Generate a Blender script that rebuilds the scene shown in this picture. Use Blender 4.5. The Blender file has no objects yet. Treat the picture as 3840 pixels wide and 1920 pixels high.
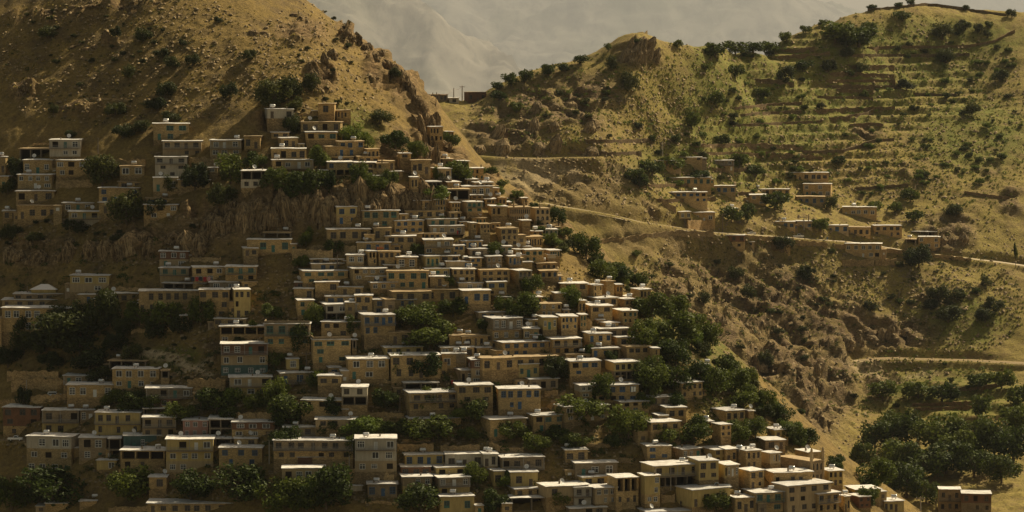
import bpy, math, random
import numpy as np
from mathutils import Vector, Matrix
R = math.radians
random.seed(7)
rng = np.random.default_rng(7)
scene = bpy.context.scene
COL = scene.collection

# ------------------------------------------------------------------ camera, sky, sun, exposure
HFOV = 20.0
F = 1920 / math.tan(R(HFOV / 2))          # focal length in pixels of the 3840 wide photograph
PITCH = math.atan((960 - 300) / F)        # eye level lies at pixel row 300
cd = bpy.data.cameras.new('camera'); cam = bpy.data.objects.new('camera', cd); COL.objects.link(cam)
cd.angle = R(HFOV); cd.clip_start = 1; cd.clip_end = 200000
cam.rotation_euler = (R(90) - PITCH, 0, 0)
scene.camera = cam

SUN_EL, SUN_AZ = 43.0, 42.0               # azimuth: degrees to the right of the view direction (+y), sun behind the hills
world = bpy.data.worlds.new('World'); scene.world = world; world.use_nodes = True
wn = world.node_tree; wn.nodes.clear()
sky = wn.nodes.new('ShaderNodeTexSky'); sky.sky_type = 'NISHITA'; sky.sun_disc = False
sky.sun_elevation = R(SUN_EL); sky.sun_rotation = R(SUN_AZ)
sky.air_density = 1.0; sky.dust_density = 8.0; sky.ozone_density = 0.5; sky.altitude = 1400
tint = wn.nodes.new('ShaderNodeMix'); tint.data_type = 'RGBA'; tint.blend_type = 'MULTIPLY'
tint.inputs[0].default_value = 1.0; tint.inputs[7].default_value = (1.0, 0.79, 0.46, 1)
bg = wn.nodes.new('ShaderNodeBackground'); bg.inputs[1].default_value = 0.082
wo = wn.nodes.new('ShaderNodeOutputWorld')
wn.links.new(sky.outputs[0], tint.inputs[6]); wn.links.new(tint.outputs[2], bg.inputs[0]); wn.links.new(bg.outputs[0], wo.inputs[0])
ld = bpy.data.lights.new('sun', 'SUN'); ld.energy = 4.6; ld.angle = R(0.6); ld.color = (1.0, 0.87, 0.60)
sun = bpy.data.objects.new('sun', ld); COL.objects.link(sun)
SUNV = Vector((math.cos(R(SUN_EL)) * math.sin(R(SUN_AZ)), math.cos(R(SUN_EL)) * math.cos(R(SUN_AZ)), math.sin(R(SUN_EL))))
sun.rotation_euler = SUNV.to_track_quat('Z', 'Y').to_euler()
scene.view_settings.view_transform = 'Standard'; scene.view_settings.look = 'None'
scene.view_settings.exposure = 0.64; scene.view_settings.gamma = 1.0
scene.cycles.use_denoising = True
scene.cycles.max_bounces = 6; scene.cycles.diffuse_bounces = 3; scene.cycles.glossy_bounces = 2
scene.cycles.transparent_max_bounces = 8; scene.cycles.volume_bounces = 0

# ------------------------------------------------------------------ pixel <-> place
ca, sa = math.cos(PITCH), math.sin(PITCH)
def ray(u, v):
    """direction of the ray through a photo pixel, scaled so that its y part is 1"""
    x = (np.asarray(u, float) - 1920) / F; y = (960 - np.asarray(v, float)) / F
    dy = ca + y * sa; dz = -sa + y * ca
    return x / dy, dz / dy
def at(u, v, D):
    rx, rz = ray(u, v)
    return rx * D, np.asarray(D, float) + 0 * rx, rz * D
def pix(x, y, z):
    f = y * ca - z * sa; up = y * sa + z * ca
    return 1920 + F * x / f, 960 - F * up / f

# ------------------------------------------------------------------ noise
def _h(ix, iy, s):
    n = (ix.astype(np.int64) * 374761393 + iy.astype(np.int64) * 668265263 + s * 1442695041) & 0xffffffff
    n = ((n ^ (n >> 13)) * 1274126177) & 0xffffffff
    n = n ^ (n >> 16)
    return (n & 0xffff) / 65535.0
def noise(x, y, s=0):
    ix = np.floor(x); iy = np.floor(y); fx = x - ix; fy = y - iy
    fx = fx * fx * fx * (fx * (fx * 6 - 15) + 10); fy = fy * fy * fy * (fy * (fy * 6 - 15) + 10)
    a = _h(ix, iy, s); b = _h(ix + 1, iy, s); c = _h(ix, iy + 1, s); d = _h(ix + 1, iy + 1, s)
    return (a + (b - a) * fx) * (1 - fy) + (c + (d - c) * fx) * fy
def fbm(x, y, s=0, o=4, g=0.5):
    t = 0; a = 1; n = 0
    for k in range(o):
        t = t + a * (noise(x, y, s + 17 * k) * 2 - 1); n += a; a *= g; x = x * 2.03 + 3.1; y = y * 2.03 + 1.7
    return t / n
def ridged(x, y, s=0, o=4, g=0.5):
    t = 0; a = 1; n = 0
    for k in range(o):
        t = t + a * (1 - np.abs(noise(x, y, s + 13 * k) * 2 - 1)); n += a; a *= g; x = x * 2.1 + 5.3; y = y * 2.1 + 2.9
    return t / n
def smooth(e0, e1, x):
    t = np.clip((x - e0) / (e1 - e0), 0, 1); return t * t * (3 - 2 * t)

# ------------------------------------------------------------------ hill surfaces through known points
class Hill:
    def __init__(self, pts, lam=2e-3, S=100.0):
        p = np.array(pts, float); self.S = S
        X = p[:, :2] / S; self.X = X; n = len(X)
        d = np.sqrt(((X[:, None] - X[None]) ** 2).sum(-1)) + 1e-9
        K = d * d * np.log(d); K[np.arange(n), np.arange(n)] = 0
        A = np.zeros((n + 3, n + 3)); A[:n, :n] = K + lam * np.eye(n)
        P = np.c_[np.ones(n), X]; A[:n, n:] = P; A[n:, :n] = P.T
        self.w = np.linalg.solve(A, np.r_[p[:, 2], 0, 0, 0])
    def __call__(self, x, y):
        X = np.c_[np.ravel(x), np.ravel(y)] / self.S; out = np.empty(len(X))
        for i in range(0, len(X), 20000):
            c = X[i:i + 20000]
            d2 = ((c[:, None] - self.X[None]) ** 2).sum(-1) + 1e-12
            out[i:i + 20000] = (0.5 * d2 * np.log(d2)) @ self.w[:-3] + self.w[-3] + c @ self.w[-2:]
        return out.reshape(np.shape(x))
class Field:
    """height grid with bilinear look-up and ray hits"""
    def __init__(self, xs, ys, z): self.xs, self.ys, self.z = xs, ys, z
    def h(self, x, y):
        x = np.asarray(x, float); y = np.asarray(y, float)
        i = np.clip(np.searchsorted(self.xs, x) - 1, 0, len(self.xs) - 2); j = np.clip(np.searchsorted(self.ys, y) - 1, 0, len(self.ys) - 2)
        fx = np.clip((x - self.xs[i]) / (self.xs[i + 1] - self.xs[i]), 0, 1); fy = np.clip((y - self.ys[j]) / (self.ys[j + 1] - self.ys[j]), 0, 1)
        z = self.z
        return (z[j, i] * (1 - fx) + z[j, i + 1] * fx) * (1 - fy) + (z[j + 1, i] * (1 - fx) + z[j + 1, i + 1] * fx) * fy
    def hit(self, u, v, step=0.5):
        rx, rz = ray(u, v); ys = np.arange(self.ys[0] + 1, self.ys[-1] - 1, step)
        x = rx * ys; ok = (x > self.xs[0]) & (x < self.xs[-1])
        under = (rz * ys < self.h(x, ys)) & ok
        if not under.any(): return None
        D = ys[np.argmax(under)]
        return Vector((rx * D, D, float(self.h(rx * D, D))))

D0 = lambda v: np.where(v > 700, 720 + 100 * (1900 - v) / 1200, np.where(v > 0, 820 + 80 * (700 - v) / 700, 900 + 130 * (-v) / 700))
EV = [-700, -400, -200, 0, 100, 200, 300, 400, 500, 560, 600, 700, 800, 900, 1000, 1100, 1200, 1300, 1400, 1500, 1600, 1700, 1800, 1900, 2000, 2200]
EU = [-200, 500, 880, 1150, 1285, 1410, 1520, 1565, 1620, 1710, 1800, 1915, 2050, 2185, 2320, 2450, 2610, 2720, 2840, 2935, 3040, 3140, 3290, 3410, 3500, 3650]
edge = lambda v: np.interp(v, EV, EU)
pts = []
for v in [-600, -400, -200, 0, 120, 250, 370, 480, 560, 640, 720, 800, 880, 960, 1050, 1150, 1250, 1350, 1450, 1550, 1650, 1750, 1850, 1950, 2100]:
    ue = float(edge(v))
    for off in [0, 60, 160, 330, 600, 950, 1350, 1800, 2300, 2900, 3600]:
        u = ue - off
        if u < -700: continue
        D = float(D0(v)) + 50 * math.exp(-off / 190)
        if u < 1300: D += 40 * ((1300 - u) / 1300) ** 1.5
        if 900 < u < 1650 and v == 720: D -= 5
        if 900 < u < 1650 and v == 880: D += 4
        pts.append([float(c) for c in at(u, v, D)])
    D = float(D0(v)) + 50
    P = [float(c) for c in at(ue, v, D)]
    for d in ((14, 12, -12), (40, 34, -46), (95, 60, -110)):
        pts.append([P[0] + d[0], P[1] + d[1], P[2] + d[2]])
hillA = Hill(pts)
ptsB = [(1450, 420, 1345), (1560, 385, 1335), (1640, 372, 1332), (1750, 392, 1330), (1820, 345, 1340), (1900, 300, 1342), (1980, 270, 1345), (2100, 238, 1350), (2250, 198, 1350), (2350, 158, 1350), (2420, 150, 1352), (2480, 168, 1362), (2560, 178, 1378), (2650, 178, 1400), (2720, 176, 1418), (2800, 180, 1440),
    (2950, 150, 1480), (3050, 105, 1505), (3150, 62, 1528), (3250, 40, 1545), (3440, 18, 1562), (3600, 42, 1575), (3750, 62, 1590), (3950, 85, 1605),
    (1600, 480, 1295), (1700, 480, 1290), (1750, 540, 1272), (1800, 575, 1266), (1900, 470, 1292), (1950, 580, 1267), (2000, 450, 1295), (2100, 350, 1322), (2200, 420, 1305), (2230, 575, 1275), (2300, 560, 1285), (2400, 300, 1335), (2600, 300, 1368), (2600, 500, 1335),
    (2800, 350, 1412), (3000, 300, 1445), (3300, 200, 1505), (3600, 220, 1520), (3800, 300, 1490), (3000, 550, 1385), (3400, 500, 1422), (3800, 600, 1402), (3300, 750, 1360), (3700, 800, 1350), (2200, 300, 1330), (2500, 400, 1345), (3200, 350, 1455),
    (1850, 630, 1255), (1900, 680, 1248), (2100, 680, 1258), (2300, 690, 1270), (2400, 740, 1272), (2120, 785, 1238), (2400, 825, 1258), (2700, 870, 1283), (3000, 888, 1303), (3300, 925, 1312), (3650, 968, 1312), (3850, 1000, 1306),
    (2500, 650, 1312), (2480, 750, 1280), (2600, 790, 1290), (2900, 650, 1362), (2900, 800, 1320), (2700, 700, 1325),
    (2250, 950, 1222), (2500, 1000, 1242), (2700, 1000, 1268), (3000, 1000, 1290), (3300, 1050, 1292), (3600, 1100, 1280), (3840, 1150, 1272), (2450, 1150, 1205), (2700, 1150, 1242), (2600, 1250, 1200), (2750, 1350, 1195), (2950, 1250, 1248), (3050, 1400, 1212), (3150, 1180, 1268), (3350, 1250, 1262),
    (3250, 1340, 1242), (3500, 1348, 1240), (3800, 1352, 1236), (2850, 1490, 1178), (2980, 1600, 1150), (3120, 1730, 1118), (3190, 1800, 1100), (3180, 1450, 1218), (3130, 1600, 1168), (3300, 1600, 1182), (3230, 1700, 1150), (3500, 1600, 1160), (3800, 1500, 1178), (3400, 1800, 1092), (3800, 1780, 1090), (3840, 1600, 1150), (3700, 1950, 1040), (3300, 1950, 1050),
    (2000, 1000, 1190), (1500, 700, 1230), (2300, 1300, 1150), (2600, 1600, 1110)]
pB = [[float(c) for c in at(*p)] for p in ptsB]
for p in ptsB[:24]:
    P = [float(c) for c in at(*p)]
    pB.append([P[0] * 1.03, P[1] + 45, P[2] - 22]); pB.append([P[0] * 1.06, P[1] + 110, P[2] - 60])
hillB = Hill(pB)

# roads and paths on the hillsides, as photo pixels
ROAD_UP = [(1790, 583), (1900, 590), (2010, 592), (2120, 590), (2230, 588)]
ROAD = [(2040, 762), (2100, 774), (2197, 789), (2302, 809), (2391, 832), (2488, 846), (2616, 865), (2675, 872), (2800, 880), (2973, 892), (3100, 902), (3192, 908), (3300, 925), (3420, 945), (3560, 962), (3650, 972), (3760, 985), (3860, 1000)]
ROAD_LOW = [(3230, 1352), (3290, 1345), (3350, 1343), (3450, 1347), (3540, 1349), (3640, 1351), (3720, 1356), (3860, 1363)]
def blob(px, py, lst):
    """soft mask from ellipses given in photo pixels"""
    m = np.zeros_like(px)
    for (cx, cy, rx, ry) in lst:
        m = np.maximum(m, 1 - smooth(0.55, 1.25, np.sqrt(((px - cx) / rx) ** 2 + ((py - cy) / ry) ** 2)))
    return m
ROCK_A = [(1050, 790, 170, 110), (1300, 770, 200, 90), (1500, 740, 170, 60), (820, 830, 180, 110), (500, 910, 260, 70), (150, 950, 190, 70), (1590, 440, 60, 120), (1420, 260, 60, 70), (1520, 330, 60, 60), (1330, 130, 70, 50), (1130, 120, 110, 60),
          (1480, 560, 70, 90), (1600, 600, 70, 60), (1200, 300, 70, 60), (200, 60, 200, 20), (480, 20, 120, 20), (330, 170, 120, 25), (1040, 470, 120, 40), (300, 420, 100, 30), (90, 360, 70, 40), (1650, 560, 50, 60), (2480, 950, 0.1, 0.1)]
ROCK_B = [(1900, 480, 170, 110), (2150, 480, 130, 90), (2400, 195, 100, 60), (2200, 380, 120, 60), (2000, 380, 100, 60), (2550, 1100, 200, 130), (2750, 1150, 160, 200), (2950, 1200, 180, 220), (3150, 1250, 130, 160), (3080, 1450, 150, 150), (3000, 1350, 160, 160), (3350, 1250, 180, 70),
          (3560, 880, 110, 90), (3430, 640, 60, 40), (2420, 800, 60, 60), (2650, 1330, 140, 120), (2850, 1400, 100, 100), (3700, 620, 60, 40), (3250, 500, 70, 30), (3500, 1120, 60, 40), (3800, 760, 60, 60), (2600, 1000, 150, 60), (3300, 1450, 80, 70)]
GREEN_B = [(3000, 330, 520, 200), (3250, 250, 480, 140), (2850, 480, 350, 120), (3500, 150, 400, 90), (2650, 250, 80, 120), (3600, 1200, 200, 110), (3550, 1480, 300, 100), (2650, 620, 300, 110), (3650, 500, 250, 150)]
GREEN_A = [(2720, 1420, 120, 220), (1300, 480, 150, 100), (650, 1350, 120, 60), (2500, 1250, 200, 150)]
def near_line(x, y, field_pts):
    """distance in plan to a polyline, and the height of its nearest point"""
    best = np.full(x.shape, 1e9); hz = np.zeros_like(x)
    for a, b in zip(field_pts[:-1], field_pts[1:]):
        dx, dy = b[0] - a[0], b[1] - a[1]
        t = np.clip(((x - a[0]) * dx + (y - a[1]) * dy) / (dx * dx + dy * dy + 1e-9), 0, 1)
        d = np.hypot(x - a[0] - t * dx, y - a[1] - t * dy)
        m = d < best; best = np.where(m, d, best); hz = np.where(m, a[2] + t * (b[2] - a[2]), hz)
    return best, hz
def grid_object(name, xs, ys, z, dxy, mask, mat):
    ny, nx = z.shape
    X, Y = np.meshgrid(xs, ys)
    co = np.stack([X + dxy[0], Y + dxy[1], z], -1).reshape(-1, 3).astype(np.float32)
    i = np.arange(nx - 1); j = np.arange(ny - 1); I, J = np.meshgrid(i, j)
    a = (J * nx + I).ravel(); q = np.stack([a, a + 1, a + nx + 1, a + nx], -1).astype(np.int32)
    me = bpy.data.meshes.new(name)
    me.vertices.add(len(co)); me.vertices.foreach_set('co', co.ravel())
    me.loops.add(q.size); me.loops.foreach_set('vertex_index', q.ravel())
    me.polygons.add(len(q)); me.polygons.foreach_set('loop_start', np.arange(0, q.size, 4, dtype=np.int32))
    me.update(calc_edges=True)
    at_ = me.attributes.new('mask', 'FLOAT_COLOR', 'POINT')
    c = np.ones((len(co), 4), np.float32); c[:, :3] = mask.reshape(-1, 3); at_.data.foreach_set('color', c.ravel())
    me.materials.append(mat)
    o = bpy.data.objects.new(name, me); COL.objects.link(o); o['kind'] = 'structure'
    return o
# ------------------------------------------------------------------ materials
class NT:
    def __init__(self, name):
        self.m = bpy.data.materials.new(name); self.m.use_nodes = True; self.t = self.m.node_tree
        self.b = self.t.nodes['Principled BSDF']
    def n(self, typ, **kw):
        x = self.t.nodes.new(typ)
        for k, v in kw.items(): setattr(x, k, v)
        return x
    def l(self, a, b): self.t.links.new(a, b)
    def noise(self, scale, detail=4, rough=0.6, vec=None, dist=0):
        x = self.n('ShaderNodeTexNoise'); x.inputs['Scale'].default_value = scale; x.inputs['Detail'].default_value = detail
        x.inputs['Roughness'].default_value = rough; x.inputs['Distortion'].default_value = dist
        if vec is not None: self.l(vec, x.inputs['Vector'])
        return x.outputs[0]
    def ramp(self, fac, stops):
        x = self.n('ShaderNodeValToRGB'); e = x.color_ramp.elements
        while len(e) < len(stops): e.new(0.5)
        for k, (p, c) in enumerate(stops):
            e[k].position = p; e[k].color = (*c, 1) if len(c) == 3 else c
        self.l(fac, x.inputs[0]); return x.outputs[0]
    def mix(self, fac, a, b, blend='MIX'):
        x = self.n('ShaderNodeMix', data_type='RGBA', blend_type=blend)
        for sock, v in ((x.inputs[0], fac), (x.inputs[6], a), (x.inputs[7], b)):
            if hasattr(v, 'is_output') or isinstance(v, bpy.types.NodeSocket): self.l(v, sock)
            elif isinstance(v, (int, float)): sock.default_value = v
            else: sock.default_value = (*v, 1)
        return x.outputs[2]
    def math(self, op, a, b=0.0, clamp=False):
        x = self.n('ShaderNodeMath', operation=op, use_clamp=clamp)
        for k, v in enumerate((a, b)):
            if isinstance(v, bpy.types.NodeSocket): self.l(v, x.inputs[k])
            else: x.inputs[k].default_value = v
        return x.outputs[0]
    def bump(self, h, strength, dist):
        x = self.n('ShaderNodeBump'); x.inputs['Strength'].default_value = strength; x.inputs['Distance'].default_value = dist
        self.l(h, x.inputs['Height']); self.l(x.outputs[0], self.b.inputs['Normal'])
    def done(self, col, rough=0.9, spec=0.2):
        if isinstance(col, bpy.types.NodeSocket): self.l(col, self.b.inputs['Base Color'])
        else: self.b.inputs['Base Color'].default_value = (*col, 1)
        self.b.inputs['Roughness'].default_value = rough; self.b.inputs['Specular IOR Level'].default_value = spec
        return self.m
def terrain_mat(name, dry, dirt, green, rock_a, rock_b, grass_bias=0.0):
    m = NT(name); tc = m.n('ShaderNodeTexCoord').outputs['Object']
    at_ = m.n('ShaderNodeAttribute', attribute_name='mask'); sep = m.n('ShaderNodeSeparateColor'); m.l(at_.outputs['Color'], sep.inputs[0])
    big = m.noise(0.03, 5, 0.6, tc); mid = m.noise(0.16, 5, 0.65, tc); fine = m.noise(0.9, 5, 0.7, tc); grain = m.noise(3.0, 3, 0.7, tc)
    ground = m.mix(m.ramp(m.math('ADD', mid, m.math('MULTIPLY', big, 0.6)), [(0.62 - grass_bias, (0, 0, 0)), (0.92 - grass_bias, (1, 1, 1))]), dirt, dry)
    g_f = m.math('MULTIPLY', sep.outputs[1], m.ramp(m.math('ADD', m.math('MULTIPLY', fine, 0.5), mid), [(0.52, (0, 0, 0)), (0.86, (1, 1, 1))]), clamp=True)
    ground = m.mix(g_f, ground, green)
    vor = m.n('ShaderNodeTexVoronoi'); vor.inputs['Scale'].default_value = 1.1; vor.inputs['Randomness'].default_value = 1.0
    mp = m.n('ShaderNodeMapping'); mp.inputs['Scale'].default_value = (1.0, 1.0, 1.4); mp.inputs['Rotation'].default_value = (0.2, 0.5, 0.4); m.l(tc, mp.inputs[0]); m.l(mp.outputs[0], vor.inputs['Vector'])
    mp2 = m.n('ShaderNodeMapping'); mp2.inputs['Scale'].default_value = (0.5, 0.5, 1.6); mp2.inputs['Rotation'].default_value = (0.4, 0.75, 0.2); m.l(tc, mp2.inputs[0])
    strata = m.noise(0.55, 6, 0.7, mp2.outputs[0], 1.0)
    rockc = m.mix(m.ramp(strata, [(0.3, (0, 0, 0)), (0.7, (1, 1, 1))]), rock_a, rock_b)
    rockc = m.mix(0.6, rockc, m.ramp(vor.outputs['Color'], [(0.1, (0.45, 0.42, 0.38)), (0.9, (1.15, 1.1, 1.05))]), 'MULTIPLY')
    r_f = m.math('MULTIPLY', sep.outputs[0], m.ramp(m.math('ADD', m.math('MULTIPLY', fine, 0.4), m.math('MULTIPLY', mid, 0.8)), [(0.42, (0, 0, 0)), (0.62, (1, 1, 1))]), clamp=True)
    c = m.mix(r_f, ground, rockc)
    c = m.mix(m.math('MULTIPLY', sep.outputs[2], 1.0, True), c, (0.40, 0.31, 0.19))
    c = m.mix(0.75, c, m.ramp(fine, [(0.28, (0.42, 0.41, 0.4)), (0.72, (1.45, 1.43, 1.38))]), 'MULTIPLY')
    c = m.mix(0.6, c, m.ramp(grain, [(0.3, (0.6, 0.6, 0.6)), (0.7, (1.35, 1.35, 1.35))]), 'MULTIPLY')
    h = m.math('ADD', m.math('MULTIPLY', strata, m.math('MULTIPLY', sep.outputs[0], 2.0)), m.math('ADD', fine, m.math('MULTIPLY', grain, 0.4)))
    m.bump(h, 0.9, 0.5)
    return m.done(c, 0.95, 0.1)
M_A = terrain_mat('dry_hillside', (0.21, 0.145, 0.047), (0.11, 0.077, 0.038), (0.11, 0.115, 0.024), (0.13, 0.085, 0.042), (0.34, 0.235, 0.12), 0.06)
M_B = terrain_mat('terraced_hillside', (0.25, 0.195, 0.055), (0.20, 0.14, 0.06), (0.145, 0.15, 0.03), (0.085, 0.057, 0.031), (0.29, 0.208, 0.115), 0.05)
def stone_mat(name, base, var=0.35, scale=2.6, mort=0.55):
    """rubble masonry: mottled stones with darker joints"""
    m = NT(name); tc = m.n('ShaderNodeTexCoord').outputs['Object']
    oi = m.n('ShaderNodeObjectInfo').outputs['Random']
    mp = m.n('ShaderNodeMapping'); mp.inputs['Scale'].default_value = (1, 1, 1.9); m.l(tc, mp.inputs[0])
    v = m.n('ShaderNodeTexVoronoi'); v.inputs['Scale'].default_value = scale; m.l(mp.outputs[0], v.inputs['Vector'])
    e = m.n('ShaderNodeTexVoronoi', feature='DISTANCE_TO_EDGE'); e.inputs['Scale'].default_value = scale; m.l(mp.outputs[0], e.inputs['Vector'])
    dirt = m.noise(0.35, 4, 0.65, tc)
    c = m.mix(m.ramp(v.outputs['Color'], [(0, (0, 0, 0)), (1, (1, 1, 1))]), tuple(x * (1 - var) for x in base), tuple(x * (1 + var) for x in base))
    c = m.mix(m.ramp(m.noise(0.5, 5, 0.7, tc), [(0.52, (0, 0, 0)), (0.6, (0.75, 0.75, 0.75))]), c, tuple(min(1, x * 1.25) for x in base))
    joint = m.ramp(e.outputs['Distance'], [(0.0, (mort,) * 3), (0.09, (1, 1, 1))])
    c = m.mix(1.0, c, joint, 'MULTIPLY')
    c = m.mix(0.7, c, m.ramp(dirt, [(0.3, (0.6, 0.58, 0.55)), (0.7, (1.25, 1.22, 1.15))]), 'MULTIPLY')
    c = m.mix(0.8, c, m.ramp(oi, [(0, (0.72, 0.74, 0.76)), (0.35, (0.95, 0.93, 0.9)), (0.7, (1.1, 1.02, 0.9)), (1, (1.3, 1.26, 1.2))]), 'MULTIPLY')
    m.bump(m.math('MINIMUM', e.outputs['Distance'], 0.15), 0.8, 0.25)
    return m.done(c, 0.95, 0.1)
def plaster_mat(name, base, stain=0.5):
    m = NT(name); tc = m.n('ShaderNodeTexCoord').outputs['Object']; oi = m.n('ShaderNodeObjectInfo').outputs['Random']
    mp = m.n('ShaderNodeMapping'); mp.inputs['Scale'].default_value = (1.6, 1.6, 0.35); m.l(tc, mp.inputs[0])
    a = m.noise(1.0, 5, 0.65, mp.outputs[0]); b = m.noise(5.0, 3, 0.6, tc)
    c = m.mix(m.ramp(a, [(0.35, (0, 0, 0)), (0.7, (1, 1, 1))]), tuple(x * (1 - stain * 0.6) for x in base), base)
    c = m.mix(0.35, c, m.ramp(b, [(0.3, (0.65, 0.65, 0.65)), (0.7, (1.2, 1.2, 1.2))]), 'MULTIPLY')
    c = m.mix(0.6, c, m.ramp(oi, [(0, (0.75, 0.75, 0.75)), (1, (1.15, 1.12, 1.05))]), 'MULTIPLY')
    m.bump(b, 0.25, 0.05)
    return m.done(c, 0.9, 0.15)
def plain_mat(name, base, rough=0.6, spec=0.3, metal=0.0, var=0.2):
    m = NT(name); tc = m.n('ShaderNodeTexCoord').outputs['Object']
    a = m.noise(2.5, 3, 0.6, tc)
    c = m.mix(var, base, m.ramp(a, [(0.3, tuple(x * 0.5 for x in base)), (0.7, tuple(min(1, x * 1.3) for x in base))]))
    m.b.inputs['Metallic'].default_value = metal
    return m.done(c, rough, spec)
WALLM = {'q': stone_mat('foundation_stone', (0.32, 0.23, 0.12), 0.4, 1.9, 0.45), 's': stone_mat('rubble_stone', (0.45, 0.325, 0.16)), 'p': plaster_mat('tan_plaster', (0.46, 0.34, 0.19)), 'y': plaster_mat('yellow_plaster', (0.54, 0.40, 0.16)),
         'g': stone_mat('grey_block', (0.29, 0.225, 0.145), 0.2, 2.0, 0.7), 'w': plaster_mat('white_plaster', (0.56, 0.48, 0.36)), 'r': stone_mat('red_brick', (0.21, 0.115, 0.07), 0.25, 5.0, 0.7),
         'o': plaster_mat('bare_concrete', (0.24, 0.19, 0.13)), 'k': plaster_mat('pink_plaster', (0.40, 0.22, 0.17)), 't': plaster_mat('teal_paint', (0.10, 0.16, 0.14))}
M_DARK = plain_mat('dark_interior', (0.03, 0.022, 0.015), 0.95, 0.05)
def roof_mat(name, a, b, e):
    m = NT(name); tc = m.n('ShaderNodeTexCoord').outputs['Object']; oi = m.n('ShaderNodeObjectInfo').outputs['Random']
    n1 = m.noise(0.5, 5, 0.7, tc); n2 = m.noise(4, 3, 0.6, tc)
    c = m.mix(m.ramp(n1, [(0.35, (0, 0, 0)), (0.65, (1, 1, 1))]), a, b)
    c = m.mix(0.3, c, m.ramp(n2, [(0.3, (0.6, 0.6, 0.6)), (0.7, (1.2, 1.2, 1.2))]), 'MULTIPLY')
    c = m.mix(e, c, m.ramp(oi, [(0, (0.7, 0.7, 0.7)), (1, (1.2, 1.17, 1.12))]), 'MULTIPLY')
    m.bump(n1, 0.3, 0.1)
    return m.done(c, 0.85, 0.3)
M_ROOF = roof_mat('pale_cement_roof', (0.42, 0.39, 0.36), (0.72, 0.70, 0.68), 0.75)
M_MUD = roof_mat('earth_roof', (0.30, 0.215, 0.12), (0.42, 0.31, 0.17), 0.6)
FRAME = {'b': plain_mat('blue_paint', (0.045, 0.10, 0.19)), 't': plain_mat('green_paint', (0.05, 0.15, 0.12)), 'w': plain_mat('white_frame', (0.62, 0.60, 0.55)), 'd': plain_mat('brown_frame', (0.11, 0.08, 0.055)), 'Y': plain_mat('yellow_frame', (0.5, 0.34, 0.08))}
def glass(name, c):
    m = NT(name); m.b.inputs['Metallic'].default_value = 0.0
    tc = m.n('ShaderNodeTexCoord').outputs['Object']; oi = m.n('ShaderNodeObjectInfo').outputs['Random']
    col = m.mix(m.ramp(oi, [(0.2, (0, 0, 0)), (1, (1, 1, 1))]), tuple(x * 0.5 for x in c), tuple(x * 1.7 for x in c))
    return m.done(col, 0.25, 0.5)
PANE = {'b': glass('blue_tinted_pane', (0.02, 0.03, 0.042)), 't': glass('green_tinted_pane', (0.02, 0.036, 0.03)), 'w': glass('curtained_pane', (0.035, 0.032, 0.027)), 'd': glass('dark_pane', (0.02, 0.017, 0.013)), 'Y': glass('amber_pane', (0.1, 0.08, 0.04))}
M_STEEL = plain_mat('galvanised_steel', (0.55, 0.54, 0.52), 0.35, 0.5, 0.7)
M_DISH = plain_mat('dish_grey', (0.55, 0.53, 0.50), 0.6)
M_WOOD = plain_mat('weathered_wood', (0.16, 0.12, 0.085), 0.9)
M_CONC = plain_mat('concrete_post', (0.36, 0.31, 0.25), 0.9)
M_RUST = plain_mat('rusty_iron', (0.14, 0.07, 0.045), 0.8)
M_RAIL = plain_mat('grey_railing', (0.30, 0.28, 0.25), 0.6)
M_TRUNK = plain_mat('bark', (0.12, 0.085, 0.055), 0.95)
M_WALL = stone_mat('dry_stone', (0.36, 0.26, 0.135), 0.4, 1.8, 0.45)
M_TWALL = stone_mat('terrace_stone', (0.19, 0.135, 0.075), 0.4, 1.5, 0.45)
M_ROAD = plain_mat('dusty_road', (0.42, 0.34, 0.23), 0.95, 0.1)
M_TRACK = plain_mat('dirt_track', (0.26, 0.19, 0.10), 0.95, 0.1)
M_STONES = stone_mat('loose_rock', (0.30, 0.225, 0.13), 0.35, 1.2, 0.8)

def cliff_mat(name='cliff_rock', ca=(0.055, 0.036, 0.02), cb=(0.34, 0.245, 0.135)):
    m = NT(name); tc = m.n('ShaderNodeTexCoord').outputs['Object']; oi = m.n('ShaderNodeObjectInfo').outputs['Random']
    mp = m.n('ShaderNodeMapping'); mp.inputs['Scale'].default_value = (5.0, 5.0, 1.1); mp.inputs['Rotation'].default_value = (0.15, 0.25, 0); m.l(tc, mp.inputs[0])
    a = m.noise(1.0, 7, 0.72, mp.outputs[0], 0.8); b = m.noise(3.5, 5, 0.7, tc)
    c = m.mix(m.ramp(a, [(0.40, (0, 0, 0)), (0.60, (1, 1, 1))]), ca, cb)
    c = m.mix(0.6, c, m.ramp(b, [(0.3, (0.6, 0.58, 0.55)), (0.7, (1.3, 1.28, 1.2))]), 'MULTIPLY')
    c = m.mix(0.6, c, m.ramp(oi, [(0, (0.75, 0.75, 0.75)), (1, (1.2, 1.18, 1.12))]), 'MULTIPLY')
    m.bump(m.math('ADD', a, m.math('MULTIPLY', b, 0.4)), 1.0, 0.35)
    return m.done(c, 0.95, 0.08)
M_CLIFF = cliff_mat(); M_RIB = cliff_mat('ravine_rock', (0.10, 0.072, 0.042), (0.36, 0.27, 0.155))
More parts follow.
